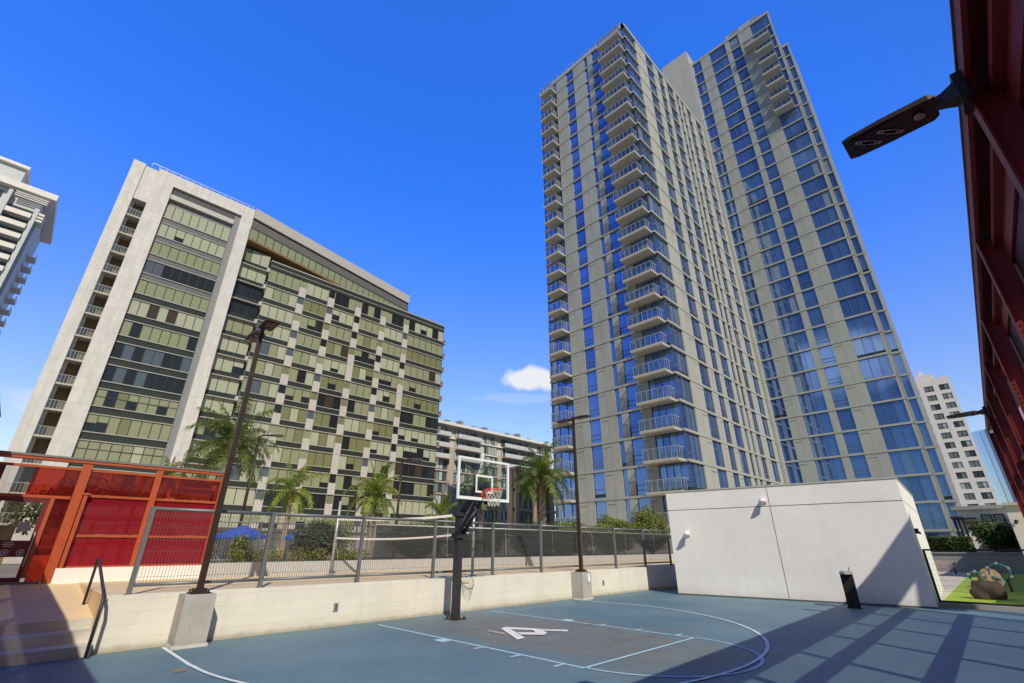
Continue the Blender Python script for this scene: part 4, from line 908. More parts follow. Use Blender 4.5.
# ---------------------------------------------------------------- basketball hoop
def hoop():
    root = thing('basketball_hoop', (8.58, 10.70, 0), 'basketball hoop with glass backboard and orange rim on a black post', 'hoop')
    X = 8.60; m = MB()
    m.box(X - .08, X + .08, 10.62, 10.80, .02, 2.55); m.build('post', [black_pole], root, smooth=False)
    m = MB(); m.box(X - .2, X + .2, 10.50, 10.90, 0, .022)
    for sx in (-.15, .15):
        for sy in (-.15, .15): m.tube([(X + sx, 10.7 + sy, .02), (X + sx, 10.7 + sy, .07)], .02, 6)
    m.build('base_plate', [bronze], root, smooth=False)
    BY = 9.72; zb, zt = 2.80, 3.87; x0, x1 = X - .915, X + .915
    m = MB()
    for sx in (-.085, .085):
        m.bar((X + sx, 10.72, 2.50), (X + sx, BY + .16, 3.22), .085); m.bar((X + sx, 10.66, 1.95), (X + sx, BY + .16, 2.86), .075)
    m.box(X - .16, X + .16, 10.56, 10.84, 1.90, 2.02); m.box(X - .14, X + .14, 10.58, 10.86, 2.45, 2.62); m.build('arm', [black_pole], root, smooth=False)
    m = MB(); m.bar((X, 10.60, 2.20), (X, BY + .34, 2.86), .05); m.tube([(X, 10.35, 2.35), (X, 10.0, 2.62)], .045, 10); m.build('height_adjuster', [galv], root)
    m = MB(); m.box(x0 + .03, x1 - .03, BY - .006, BY + .006, zb + .03, zt - .03); bo = m.build('backboard', [board_glass], root, smooth=False)
    m = MB()
    for a, b, c, d in ((x0, x1, zt - .055, zt), (x0, x1, zb, zb + .075), (x0, x0 + .06, zb + .075, zt - .055), (x1 - .06, x1, zb + .075, zt - .055)): m.box(a, b, BY - .022, BY + .022, c, d)
    m.build('frame', [white_paint], bo, smooth=False)
    m = MB(); a, b, c, d = X - .305, X + .305, 2.99, 3.45; t = .05
    for q in ((a, b, d - t, d), (a, b, c, c + t), (a, a + t, c + t, d - t), (b - t, b, c + t, d - t)): m.box(q[0], q[1], BY - .010, BY - .0065, q[2], q[3])
    m.build('target_square', [white_paint], bo, smooth=False)
    m = MB()
    m.box(x0 + .16, x1 - .16, BY + .03, BY + .09, zb + .05, zb + .11)
    for sx in (-.18, .18): m.box(X + sx - .03, X + sx + .03, BY + .03, BY + .17, 2.72, 3.30)
    m.build('back_bracket', [black_pole], bo, smooth=False)
    m = MB(); cy = BY - .15 - .2285; pts = [(X + .2285 * math.cos(2 * math.pi * i / 32), cy + .2285 * math.sin(2 * math.pi * i / 32), 3.05) for i in range(32)]
    m.tube(pts, .011, 8, closed=True)
    m.prism([(X - .10, BY - .19), (X + .10, BY - .19), (X + .10, BY - .025), (X - .10, BY - .025)], 3.035, 3.05); m.prism([(X - .10, BY - .04), (X + .10, BY - .04), (X + .10, BY - .023), (X - .10, BY - .023)], 2.86, 3.05)
    for s in (-1, 1): m.tube([(X + s * .09, BY - .04, 2.88), (X + s * .17, cy + .16, 3.04)], .009, 6)
    rm = m.build('rim', [rim_orange], root)
    m = MB(); nst = 12
    def rp(a, lev):
        rr = (.2285, .205, .175, .15, .14)[lev]; return (X + rr * math.cos(a), cy + rr * math.sin(a), 3.045 - lev * .10)
    for i in range(nst):
        for lev in range(4):
            for s in (1, -1):
                a = 2 * math.pi * (i + (.5 if lev % 2 else 0)) / nst; b2 = a + s * math.pi / nst
                m.tube([rp(a, lev), rp(b2, lev + 1)], .0042, 4)
    m.build('net', [net_white], rm, smooth=False)
hoop()

# ---------------------------------------------------------------- small net court on the deck
def volleyball():
    A = Vector((7.45, 15.62)); B = Vector((10.30, 12.10)); root = thing('volleyball_net', (8.9, 13.9, DZ), 'white taped volleyball net sagging between two poles on the deck', 'net')
    for p, t in ((A, 3.08), (B, 2.97)):
        m = MB(); m.tube([(p.x, p.y, DZ), (p.x, p.y, t)], .045, 10); m.tube([(p.x, p.y, DZ), (p.x, p.y, DZ + .02)], .12, 12); m.build('pole', [galv], root)
    u = (B - A)
    def pt(t, z0): 
        s = 4 * t * (1 - t); return Vector((A.x + u.x * t, A.y + u.y * t, z0 - .10 * s + (.15 * t)))
    n = 24; nn = Vector((-u.y, u.x, 0)).normalized() * .012
    for z, h in ((2.49, .075), (1.92, .055)):
        m = MB()
        for i in range(n):
            a, b = pt(i / n, z), pt((i + 1) / n, z); up = Vector((0, 0, h))
            for s in (-1, 1): m.face([a + nn * s, b + nn * s, b + nn * s + up, a + nn * s + up] if s < 0 else [b + nn * s, a + nn * s, a + nn * s + up, b + nn * s + up])
            m.face([a - nn + up, b - nn + up, b + nn + up, a + nn + up])
        m.build('tape', [tape_white], root, smooth=False)
    m = MB()
    for i in range(1, 46):
        t = i / 46; m.tube([pt(t, 1.95), pt(t, 2.5)], .0025, 3)
    for j in range(1, 6):
        for i in range(n): m.tube([pt(i / n, 1.95 + j * .095), pt((i + 1) / n, 1.95 + j * .095)], .0025, 3)
    m.build('mesh', [wire_m], root, smooth=False)
    m = MB()
    for p, s in ((A, -1),):
        d = u.normalized() * s; m.tube([(p.x, p.y, 1.95), (p.x + .45, p.y + .3, DZ)], .005, 5)
    m.build('guy_rope', [net_white], root)
volleyball()

# ---------------------------------------------------------------- planter wall, windscreen fence
pw = MB(); pw.box(4.25, 40, 16.65, 16.9, DZ - .03, 1.25); tag(pw.build('planter_wall', planter_wall, smooth=False), 'low pale planter wall at the back of the deck', 'wall')
pw = MB(); pw.box(0.98, 4.245, 16.80, 17.12, DZ - .03, 1.20); tag(pw.build('kerb_wall', white_stucco, smooth=False), 'low white plinth wall under the red glass screen', 'wall')
ps = MB(); ps.box(4.25, 40, 16.9, 24, DZ - .03, 1.16); tag(ps.build('planting_bed', bark_m, smooth=False), kind='structure')
def windscreen_fence():
    root = thing('screen_fence', (20, 16.8, 1.25), 'low fence covered with dark see-through windscreen fabric on the planter wall', 'fence')
    Y = 16.77; xs = [9.5 + 3.35 * i for i in range(10)]
    for x in xs:
        m = MB(); m.tube([(x, Y, 1.25), (x, Y, 2.44)], .03, 8); m.build('post', [fence_grey], root)
    m = MB(); m.tube([(xs[0], Y, 2.44), (xs[-1], Y, 2.44)], .028, 8); m.build('top_rail', [galv], root)
    m = MB(); m.tube([(xs[0], Y, 1.30), (xs[-1], Y, 1.30)], .022, 8); m.build('bottom_rail', [black_metal], root)
    for a, b in zip(xs, xs[1:]):
        m = MB(); m.face([(a + .03, Y - .035, 1.28), (b - .03, Y - .035, 1.28), (b - .03, Y - .035, 2.41), (a + .03, Y - .035, 2.41)]); m.build('fabric', [windscreen], root, smooth=False)
windscreen_fence()
def pool_fence():
    root = thing('pool_fence', (7, 22.5, 1), 'grey picket pool fence behind the planter beds', 'fence')
    m = MB(); m.tube([(3.0, 22.6, 2.62), (14, 22.6, 2.62)], .03, 6); m.build('top_rail', [fence_grey], root)
    m = MB(); m.tube([(3.0, 22.6, 1.2), (14, 22.6, 1.2)], .025, 6); m.build('bottom_rail', [fence_grey], root)
    for i in range(6):
        m = MB(); m.box(3 + i * 2.2 - .03, 3 + i * 2.2 + .03, 22.57, 22.63, 1.0, 2.7); m.build('post', [fence_grey], root, smooth=False)
    m = MB()
    for i in range(92): m.box(3 + i * .12 - .008, 3 + i * .12 + .008, 22.59, 22.61, 1.2, 2.62)
    m.build('pickets', [fence_grey], root, smooth=False)
pool_fence()
# pool terrace wall behind the beds
m = MB(); m.box(3, 46, 36.5, 37, 0, 2.7, 0); m.box(2.9, 46, 36.3, 37.1, 2.7, 2.85, 1); tag(m.build('terrace_wall', [grey_wall, ltgrey_panel], smooth=False), 'long grey terrace wall with pale coping behind the pool planting', 'wall')
m = MB(); m.box(24, 44, 21.5, 21.9, 0, 2.55, 0); m.box(23.9, 44, 21.4, 22.0, 2.55, 2.75, 0); tag(m.build('garden_wall', [white_stucco], smooth=False), 'white rendered garden wall behind the clipped shrubs', 'wall')

# ---------------------------------------------------------------- red glass entrance screen
def red_screen():
    root = thing('glass_screen', (1.5, 17, DZ), 'red glass entrance screen framed in red orange steel with a dark red door', 'screen')
    Y = 17.0; z0 = DZ; zt = 3.78
    for x, w in ((0.90, .10), (2.50, .075), (4.16, .06)):
        m = MB(); b0 = z0 if x < 1 else 1.20; m.box(x - w, x + w, Y - .10, Y + .08, b0, zt - .07); m.build('post', [orange_steel], root, smooth=False)
    m = MB(); m.box(-0.85, 4.24, Y - .12, Y + .12, zt - .07, zt); m.build('top_beam', [orange_steel], root, smooth=False)
    m = MB(); m.box(-0.85, 4.26, Y - .14, Y + .16, zt, zt + .05); m.build('cap', [cap_grey], root, smooth=False)
    m = MB()
    for a, b in ((-.85, .80), (1.0, 2.425), (2.575, 4.10)):
        for z, h, t in ((3.52, .06, .04), (2.88, .06, .045), (1.91, .06, .045), (1.2, .04, .03)):
            if a < 0 and z < 3.5: continue
            m = MB(); m.box(a, b, Y - t, Y + t, z, z + h); m.build('rail', [orange_steel], root, smooth=False)
    for a, b in ((1.0, 2.425), (2.575, 4.10)):
        for c, d in ((2.95, 3.52), (1.98, 2.88), (1.24, 1.91)):
            m = MB(); m.box(a, b, Y - .008, Y + .008, c, d); m.build('glass_panel', [red_glass_clear if c > 2.9 else red_glass], root, smooth=False)
    # fixed light left of the first post: upper light, sidelight and door
    m = MB(); m.box(-.85, .78, Y - .04, Y + .04, 2.80, 2.87); m.box(.42, .50, Y - .035, Y + .035, 1.0, 2.80); m.build('transom', [orange_steel], root, smooth=False)
    m = MB(); m.box(-.08, .80, Y - .008, Y + .008, 2.87, 3.52); m.build('glass_panel', [red_glass_clear], root, smooth=False)
    m = MB(); m.box(-.85, -.085, Y - .008, Y + .008, 2.87, 3.52); m.build('clear_panel', [door_glass], root, smooth=False)
    m = MB(); m.box(.50, .82, Y - .008, Y + .008, .90, 2.80); m.build('glass_panel', [red_glass_clear], root, smooth=False)
    m = MB()
    for q in ((-.52, .42, .92, 1.02), (-.52, .42, 2.70, 2.80), (-.52, -.44, 1.02, 2.70), (.33, .42, 1.02, 2.70)): m.box(q[0], q[1], Y - .03, Y + .03, q[2], q[3])
    dr = m.build('door', [door_red], root, smooth=False)
    m = MB(); m.box(-.44, .33, Y - .006, Y + .006, 1.02, 2.70); m.build('glass', [door_glass], dr, smooth=False)
    m = MB(); m.box(-.50, .40, Y - .055, Y - .03, 1.46, 1.82, 0)
    for k, cx in enumerate((-.30, -.03, .24)):
        ring = [(cx + .062 * math.cos(2 * math.pi * i / 20), Y - .058, 1.56 + .062 * math.sin(2 * math.pi * i / 20)) for i in range(20)]
        m.tube(ring, .010, 5, 1, closed=True); m.box(cx - .022, cx + .022, Y - .062, Y - .056, 1.535, 1.585, 1)
    for z, a, b in ((1.765, -.10, .06), (1.725, -.13, .09), (1.685, -.09, .05)): m.box(a, b, Y - .059, Y - .056, z, z + .018, 1)
    m.build('sign', [door_red, grey_white], dr, smooth=False)
    m = MB(); m.box(.02, .24, Y - .012, Y - .007, 2.02, 2.22, 0)
    for i in range(5): m.box(.04, .22, Y - .014, Y - .012, 2.05 + i * .033, 2.06 + i * .033, 1)
    m.build('notice', [grey_white, mid_grey], dr, smooth=False)
    m = MB(); m.tube([(.375, Y - .04, 1.25), (.375, Y - .10, 1.25), (.375, Y - .10, 2.0), (.375, Y - .04, 2.0)], .014, 8); m.build('handle', [galv], dr)
    m = MB(); m.box(-.85, -.60, Y - .05, Y + .05, z0, 3.52); m.box(-.60, -.52, Y - .04, Y + .04, z0, 2.80); m.build('jamb', [door_red], root, smooth=False)
    m = MB(); m.box(-.85, .78, Y - .06, Y + .06, z0 - .01, .92); m.build('threshold', [cap_grey], root, smooth=False)
    m = MB(); m.box(1.02, 1.10, Y - .16, Y - .11, z0, 2.92); m.box(.98, 1.14, Y - .18, Y - .09, 2.92, 2.97); m.build('call_post', [orange_steel], root, smooth=False)
red_screen()

# ---------------------------------------------------------------- red steel screens: the right one beside the court, the left one along the steps
def steel_screen(name_label, P0, dirv, length, col0, spacing, ztop, perforated, ncol, side, zbot=0.0):
    """P0 start of the front top edge, dirv along it; the sheet stands behind (on -side) of the columns"""
    dv = Vector((*dirv, 0)).normalized(); nv = Vector((-dv.y, dv.x, 0)) * side; base = Vector((*P0, 0))
    ang = math.atan2(dv.y, dv.x)
    root = thing('steel_screen', base, name_label, 'screen')
    xf = lambda v: base + dv * v.x + nv * v.y + Vector((0, 0, v.z))       # x along, y towards the court (0 = front edge)
    def part(name, fn, mats):
        m = MB(xf); fn(m); return m.build(name, mats, root, smooth=False)
    part('top_beam', lambda m: (m.box(0, length, -.03, 0, ztop - .12, ztop, 0), m.box(0, length, -.22, -.03, ztop - .02, ztop, 0)), [red_steel])
    part('flashing', lambda m: m.box(0, length, -.26, .012, ztop, ztop + .012, 0), [cap_grey])
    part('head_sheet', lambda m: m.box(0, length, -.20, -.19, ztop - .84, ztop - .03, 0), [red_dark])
    for z in (ztop - .18, ztop - 1.42, ztop - 2.63, ztop - 3.85):
        part('girt', lambda m: (m.box(0, length, -.185, -.10, z - .04, z + .02, 0), m.box(0, length, -.185, -.165, z - .22, z + .02, 0)), [red_steel])
    for i in range(ncol):
        x = col0 + i * spacing
        part('column', lambda m: (m.box(x - .06, x + .06, -.012, 0.0, zbot, ztop - .13, 0), m.box(x - .006, x + .006, -.155, -.012, zbot, ztop - .13, 0), m.box(x - .06, x + .06, -.165, -.155, zbot, ztop - .13, 0)), [red_steel])
    for i in range(-1, ncol):
        a = max(0, col0 + i * spacing); b = min(length, col0 + (i + 1) * spacing)
        if b - a < .2: continue
        m = MB(xf); m.face([(a, -.215, zbot), (b, -.215, zbot), (b, -.215, ztop - .74), (a, -.215, ztop - .74)]); o = m.build('perforated_panel', [perforated], root, smooth=False)
    return root, xf
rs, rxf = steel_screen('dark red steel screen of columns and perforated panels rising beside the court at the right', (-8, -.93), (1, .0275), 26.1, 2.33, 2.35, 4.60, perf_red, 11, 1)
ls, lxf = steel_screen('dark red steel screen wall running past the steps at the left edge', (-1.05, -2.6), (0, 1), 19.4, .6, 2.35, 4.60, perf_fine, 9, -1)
def canopy():  # added out of view to cast the diagonal shadow on the service building
    root = thing('shadow_canopy', (17.5, -4.2, 0), 'unseen flat canopy on posts, added behind the right steel screen to shade the white wall', 'canopy')
    m = MB(); z = 8.0; m.prism([(15.2, -4.0), (15.3, -5.15), (16.24, -4.88), (15.77, -5.65), (15.6, -6.6), (18.3, -6.6), (18.3, -3.17), (17.14, -3.48)], z - .14, z, 0); m.build('roof', [red_dark], root, smooth=False)
    for x, y in ((18.1, -3.6), (16.4, -6.2), (18.1, -6.3)):
        m = MB(); m.box(x - .08, x + .08, y - .08, y + .08, 0, z - .14); m.build('post', [red_steel], root, smooth=False)
canopy()
def frame_lamp(x, label):
    y = -.93 + (x + 8) * .0275 + .0; root = thing('wall_lamp', (x, y, 4.46), label, 'lamp', 'lamps on the red steel screen')
    m = MB(); m.box(x - .09, x + .09, y, y + .05, 4.34, 4.57); m.build('wall_plate', [black_metal], root, smooth=False)
    lamp_head(root, (x, y + .02, 4.44), (0.04, 1, 0), k=.84, heavy=True); return root
frame_lamp(3.66, 'dark LED lamp on an arm at the top of the red screen, nearest the camera')
frame_lamp(14.75, 'small far dark lamp on the red screen, in front of the white block')
# ---------------------------------------------------------------- dog run: fence, gate, boulders, rings
def dog_fence():
    root = thing('gate_fence', (20.8, 1, 0), 'black framed wire fence at the end of the court before the turf', 'fence')
    X = 20.85
    for y in (2.28, -.75):
        m = MB(); m.box(X - .03, X + .03, y - .03, y + .03, .0, 1.62); m.build('post', [black_metal], root, smooth=False)
    m = MB(); m.box(X - .025, X + .025, -.72, 2.25, 1.57, 1.62); m.build('top_rail', [black_metal], root, smooth=False)
    m = MB(); m.box(X - .025, X + .025, -.72, 2.25, .13, .18); m.build('bottom_rail', [black_metal], root, smooth=False)
    m = MB(); t = .002
    for i in range(1, 50): m.box(X - t, X + t, -.75 + i * .06 - t, -.75 + i * .06 + t, .18, 1.57)
    for i in range(1, 10): m.box(X + t, X + 3 * t, -.72, 2.25, .13 + i * .15 - t, .13 + i * .15 + t)
    m.build('wire_panel', [wire_m], root, smooth=False)
dog_fence()
def boulder(c, r, m_, label, seed, name='boulder'):
    rn = random.Random(seed); bm = MB(); nu, nv = 28, 16; pts = []
    off = [(rn.uniform(-1, 1), rn.uniform(-1, 1), rn.uniform(-1, 1), rn.uniform(1, 3), rn.uniform(0, 6)) for _ in range(9)]
    for j in range(nv + 1):
        th = math.pi * j / nv; row = []
        for i in range(nu):
            ph = 2 * math.pi * i / nu; d = Vector((math.sin(th) * math.cos(ph), math.sin(th) * math.sin(ph), math.cos(th)))
            k = 1 + sum(.05 * math.sin(f * 3 * (d.x * a + d.y * b + d.z * c_) + p) for a, b, c_, f, p in off)
            row.append(Vector((c[0] + d.x * r[0] * k, c[1] + d.y * r[1] * k, max(0.0, c[2] + d.z * r[2] * k))))
        pts.append(row)
    for j in range(nv):
        for i in range(nu): bm.face([pts[j][i], pts[j + 1][i], pts[j + 1][(i + 1) % nu], pts[j][(i + 1) % nu]], 0, False)
    return tag(bm.build(name, [m_]), label, 'boulder')
boulder((24.6, 1.30, .20), (.45, .45, .40), rock_m, 'large dark brown boulder on the green turf', 3)
boulder((31.5, 1.45, .3), (.4, .38, .5), rock_tan, 'small tan boulder on the turf behind the teal ring', 5)
def ring(c, r, sx, label, leg=True):
    root = thing('agility_ring', (c[0], c[1], 0.03), label, 'dog ring', 'teal dog agility rings')
    n = 6; P = [Vector((c[0] + .12 * math.cos(2 * math.pi * (i + .5) / n), c[1] + r * sx * math.cos(2 * math.pi * (i + .5) / n), c[2] + r * math.sin(2 * math.pi * (i + .5) / n))) for i in range(n)]
    m = MB(); m.tube(P, .050, 8, closed=True); m.build('ring', [teal], root)
    m = MB()
    for p in P: m.tube([p - Vector((.06, 0, 0)), p + Vector((.06, 0, 0))], .052, 8)
    m.build('joint', [galv], root)
    for s in (-.5, .5):
        m = MB(); m.tube([(c[0], c[1] + s * r, c[2] - r * .85), (c[0], c[1] + s * r, 0.03)], .045, 8); m.build('leg', [black_metal], root)
ring((29.2, .98, .74), .32, 1.15, 'larger teal hexagonal agility ring on the turf, right of the boulder')
ring((27.4, 1.62, .58), .22, 1.15, 'smaller teal agility ring on the turf, left above the boulder')
m = MB(); m.box(48.6, 49, -8, 9, -.05, 1.25, 0); m.box(48.5, 49.1, -8, 9, 1.25, 1.33, 0); tag(m.build('end_wall', [grey_wall], smooth=False), 'grey wall closing the far end of the turf', 'wall')
m = MB(); m.box(22.5, 40, -.62, -.30, -.05, 1.30, 0); m.box(22.4, 40.1, -.66, -.26, 1.30, 1.38, 0); tag(m.build('side_wall', [beige_wall], smooth=False), 'pale low wall along the right side of the turf', 'wall')
def bench():
    root = thing('bench', (45, 4.1, 0), 'small bench with a slatted frame by the grey end wall', 'bench')
    m = MB(); m.box(44.6, 45.0, 3.5, 4.9, .42, .47); m.build('seat', [brown_clad], root, smooth=False)
    for y in (3.6, 4.8):
        m = MB(); m.box(44.65, 44.95, y - .03, y + .03, .03, .42); m.build('leg', [black_metal], root, smooth=False)
    m = MB(); m.box(45.0, 45.05, 3.5, 4.9, .55, .85); m.build('backrest', [brown_clad], root, smooth=False)
bench()

# ---------------------------------------------------------------- umbrellas and deck lamp posts
def umbrella(x, y, label):
    root = thing('patio_umbrella', (x, y, DZ), label, 'umbrella', 'blue patio umbrellas by the pool')
    m = MB(); m.tube([(x, y, DZ), (x, y, 2.75)], .03, 8); m.build('pole', [white_paint], root)
    m = MB(); n = 8; c = Vector((x, y, 2.72)); P = [Vector((x + 1.2 * math.cos(2 * math.pi * i / n), y + 1.2 * math.sin(2 * math.pi * i / n), 2.22)) for i in range(n)]
    for i in range(n):
        a, b = P[i], P[(i + 1) % n]; mid = (a + b) / 2 - Vector((0, 0, .0)); m.face([c, a, mid]); m.face([c, mid, b]); dn = Vector((0, 0, .16)); m.face([a, a - dn, b - dn, b])
    m.build('canopy', [blue_cloth], root, smooth=False)
    m = MB()
    for p in P: m.tube([c - Vector((0, 0, .03)), p - Vector((0, 0, .03))], .012, 5)
    m.build('rib', [white_paint], root)
    m = MB(); m.tube([(x, y, DZ), (x, y, DZ + .1)], .28, 16); m.build('base', [mid_grey], root)
umbrella(8.2, 27.6, 'blue patio umbrella behind the nearer lamp post, left of the round bush')
umbrella(11.9, 28.6, 'blue patio umbrella partly hidden behind the round bush')
def deck_lamp(x, y, zt, label, d):
    root = thing('deck_lamp', (x, y, DZ), label, 'lamp post', 'slim bronze lamp posts by the pool')
    m = MB(); m.tube([(x, y, DZ), (x, y, zt)], [.085, .065], 8); m.build('pole', [bronze], root)
    m = MB(); d = Vector((*d, 0)).normalized(); m.tube([(x, y, zt - .05), (x + d.x * .12, y + d.y * .12, zt + .06), (x + d.x * .35, y + d.y * .35, zt + .10), (x + d.x * .6, y + d.y * .6, zt + .08)], .055, 8); m.build('arm', [bronze], root)
    m = MB(); a = Vector((x, y, zt + .06)) + d * .55; n = Vector((-d.y, d.x, 0)) * .17; e = a + d * .7; up = Vector((0, 0, .10))
    i = [a - n, a + n, e + n, e - n]; m.face(i); m.face([p + up for p in reversed(i)])
    for k in range(4): m.face([i[k], i[k] + up, i[(k + 1) % 4] + up, i[(k + 1) % 4]])
    m.build('lamp_head', [bronze], root, smooth=False)
deck_lamp(8.6, 29.6, 7.6, 'slim bronze lamp post just right of the leftmost palm by the pool', (1, -.4))
deck_lamp(16.2, 26.2, 6.7, 'slim bronze lamp post by the pool standing behind the middle palm', (1, -.6))

# ================================================================== PLANTS
def leaves(mb, c, rad, n, size, mats=3, wts=(5, 3, 3), shell=.55, flat=None, rn=rnd, squash=1.0):
    for _ in range(n):
        while True:
            p = Vector((rn.uniform(-1, 1), rn.uniform(-1, 1), rn.uniform(-1, 1)))
            if shell < p.length <= 1: break
        g_ = 1 + .13 * math.sin(5.1 * p.x + c[0] * 3) * math.sin(4.3 * p.y + c[1] * 2 + 1) + .10 * math.sin(7.7 * p.z + 5 * p.x + c[0])
        q = Vector((c[0] + p.x * rad[0] * g_, c[1] + p.y * rad[1] * g_, c[2] + p.z * rad[2] * g_))
        if flat is not None and q.z < flat: continue
        nrm = (p * .8 + Vector((rn.uniform(-1, 1), rn.uniform(-1, 1), rn.uniform(-.4, 1.2)))).normalized()
        u = nrm.cross(Vector((rn.uniform(-1, 1), rn.uniform(-1, 1), rn.uniform(-1, 1)))).normalized(); v = nrm.cross(u)
        s = size * rn.uniform(.6, 1.3); mb.face([q - u * s * .5, q + v * s * .28, q + u * s * .5, q - v * s * .28], rn.choices(range(mats), wts)[0], False)
def lumpy(mb, c, rad, seed, k=.10, nu=18, nv=12):
    rn = random.Random(seed); off = [(rn.uniform(-1, 1), rn.uniform(-1, 1), rn.uniform(-1, 1), rn.uniform(2, 5), rn.uniform(0, 6)) for _ in range(6)]; pts = []
    for j in range(nv + 1):
        th = math.pi * j / nv; row = []
        for i in range(nu):
            ph = 2 * math.pi * i / nu; d = Vector((math.sin(th) * math.cos(ph), math.sin(th) * math.sin(ph), math.cos(th)))
            q = 1 + sum(k * .5 * math.sin(f * (d.x * a + d.y * b + d.z * c_) + p) for a, b, c_, f, p in off); row.append(Vector((c[0] + d.x * rad[0] * q, c[1] + d.y * rad[1] * q, c[2] + d.z * rad[2] * q)))
        pts.append(row)
    for j in range(nv):
        for i in range(nu): mb.face([pts[j][i], pts[j + 1][i], pts[j + 1][(i + 1) % nu], pts[j][(i + 1) % nu]], 0, True)
def shrub(x, y, zb, rx, ry, h, n, size, mats, label, seed, name='round_shrub', stems=True, group=None, square=False):
    rn = random.Random(seed); root = thing(name, (x, y, zb), label, 'shrub', group)
    m = MB(); c = (x, y, zb + h * .56); lumpy(m, c, (rx * .78, ry * .78, h * .36), seed); m.build('inner_twigs', [core_m], root)
    m = MB(); leaves(m, c, (rx, ry, h * .47), n, size, rn=rn, shell=.72); leaves(m, c, (rx * 1.07, ry * 1.07, h * .51), n // 7, size, rn=rn, shell=.9); m.build('foliage', mats, root, smooth=False)
    if stems:
        m = MB()
        for k in range(5):
            a = 2 * math.pi * k / 5 + seed; m.tube([(x + .08 * math.cos(a), y + .08 * math.sin(a), zb), (x + rx * .4 * math.cos(a), y + ry * .4 * math.sin(a), zb + h * .4)], [.035, .02], 6)
        m.build('stem', [bark_m], root)
    return root
shrub(8.15, 18.6, 1.1, .80, .80, 1.42, 4400, .08, gl, 'large round grey green bush left of the net in the planter', 11)
shrub(12.4, 18.3, 1.1, .8, .7, 1.1, 2200, .09, gl, 'dark low bush seen through the windscreen, just right of the net pole', 12)
shrub(15.1, 18.4, 1.1, .9, .7, 1.15, 2400, .09, gl, 'dark bush behind the windscreen under the middle palm', 14)
shrub(20.0, 18.5, 1.1, 1.5, 1.0, 1.75, 5200, .10, gl, 'broad dark bush behind the windscreen right of the hoop', 13)
shrub(24.3, 19.6, 1.1, 2.2, .9, 1.95, 8500, .11, hl, 'clipped yellow green shrub top left of the farther lamp post', 21, 'clipped_shrub', group='clipped shrubs before the blue tower')
shrub(28.2, 18.9, 1.1, 2.1, 1.0, 2.35, 9000, .11, hl, 'clipped yellow green shrub right of the farther lamp post', 22, 'clipped_shrub', group='clipped shrubs before the blue tower')
shrub(31.2, 17.9, 1.1, 1.6, 1.1, 3.0, 9500, .11, hl, 'tallest clipped yellow green shrub next to the white building', 23, 'clipped_shrub', group='clipped shrubs before the blue tower')
shrub(11.6, 25.5, 1.0, 1.5, .8, 1.95, 2600, .13, hl, 'light green hedge bush behind the net, below the middle palm', 24, 'hedge_bush')
shrub(17.2, 25.5, 1.0, 2.2, .8, 2.0, 3600, .13, hl, 'long light green hedge bush left of the hoop post', 25, 'hedge_bush')
shrub(22.6, 25.0, 1.0, 1.4, .9, 2.4, 2600, .13, gl, 'rounded green bush between the two trunks behind the hoop', 26, 'hedge_bush')
shrub(5.55, 18.6, 1.1, .28, .28, .95, 800, .09, hl, 'yellowish slim bush beside the nearer lamp post in the planter', 27, 'planter_bush')
def flowers(x, y, seed, label, mats=None):
    rn = random.Random(seed); root = thing('flower_clump', (x, y, 1.14), label, 'flowers', 'flower clumps along the planter')
    m = MB(); leaves(m, (x, y, 1.36), (.42, .25, .28), 420, .07, 3, (0, 0, 5) if mats is None else (3, 3, 3), .2, rn=rn); m.build('leaves', [fl[2]] * 3, root, smooth=False)
    m = MB(); leaves(m, (x, y, 1.42), (.40, .24, .24), 200, .06, 2, (5, 1) if seed % 2 else (4, 2), .5, rn=rn); m.build('blossoms', fl[:2], root, smooth=False)
for i, (x, y) in enumerate(((5.2, 17.2), (6.15, 17.25), (7.0, 17.2), (7.75, 17.3), (8.5, 17.2), (9.2, 17.25), (9.0, 18.0), (5.9, 18.0))):
    flowers(x, y, 40 + i, 'low clump of yellow and orange flowers on top of the pale planter wall')
m = MB(); root = thing('clipped_hedge', (56, 5, 1.2), 'dark green box clipped hedge above the grey end wall', 'hedge')
m.box(50.3, 53.2, 2.75, 7.2, 1.0, 2.28); m.build('inner_twigs', [core_m], root, smooth=False)
m = MB()
for _ in range(6500):
    f = rnd.random(); x, y, z = rnd.uniform(50.2, 53.3), rnd.uniform(2.65, 7.3), rnd.uniform(1.1, 2.35)
    if f < .6: x = 50.2 + rnd.uniform(-.05, .12)
    elif f < .85: z = 2.32 + rnd.uniform(-.08, .06)
    else: y = 2.68 + rnd.uniform(-.05, .1)
    u = Vector((rnd.uniform(-1, 1), rnd.uniform(-1, 1), rnd.uniform(-1, 1))).normalized(); v = u.orthogonal().normalized(); s = rnd.uniform(.06, .13)
    m.face([Vector((x, y, z)) - u * s, Vector((x, y, z)) + v * s * .6, Vector((x, y, z)) + u * s, Vector((x, y, z)) - v * s * .6], rnd.choices((0, 1, 2), (4, 1, 5))[0])
m.build('foliage', lf, root, smooth=False)

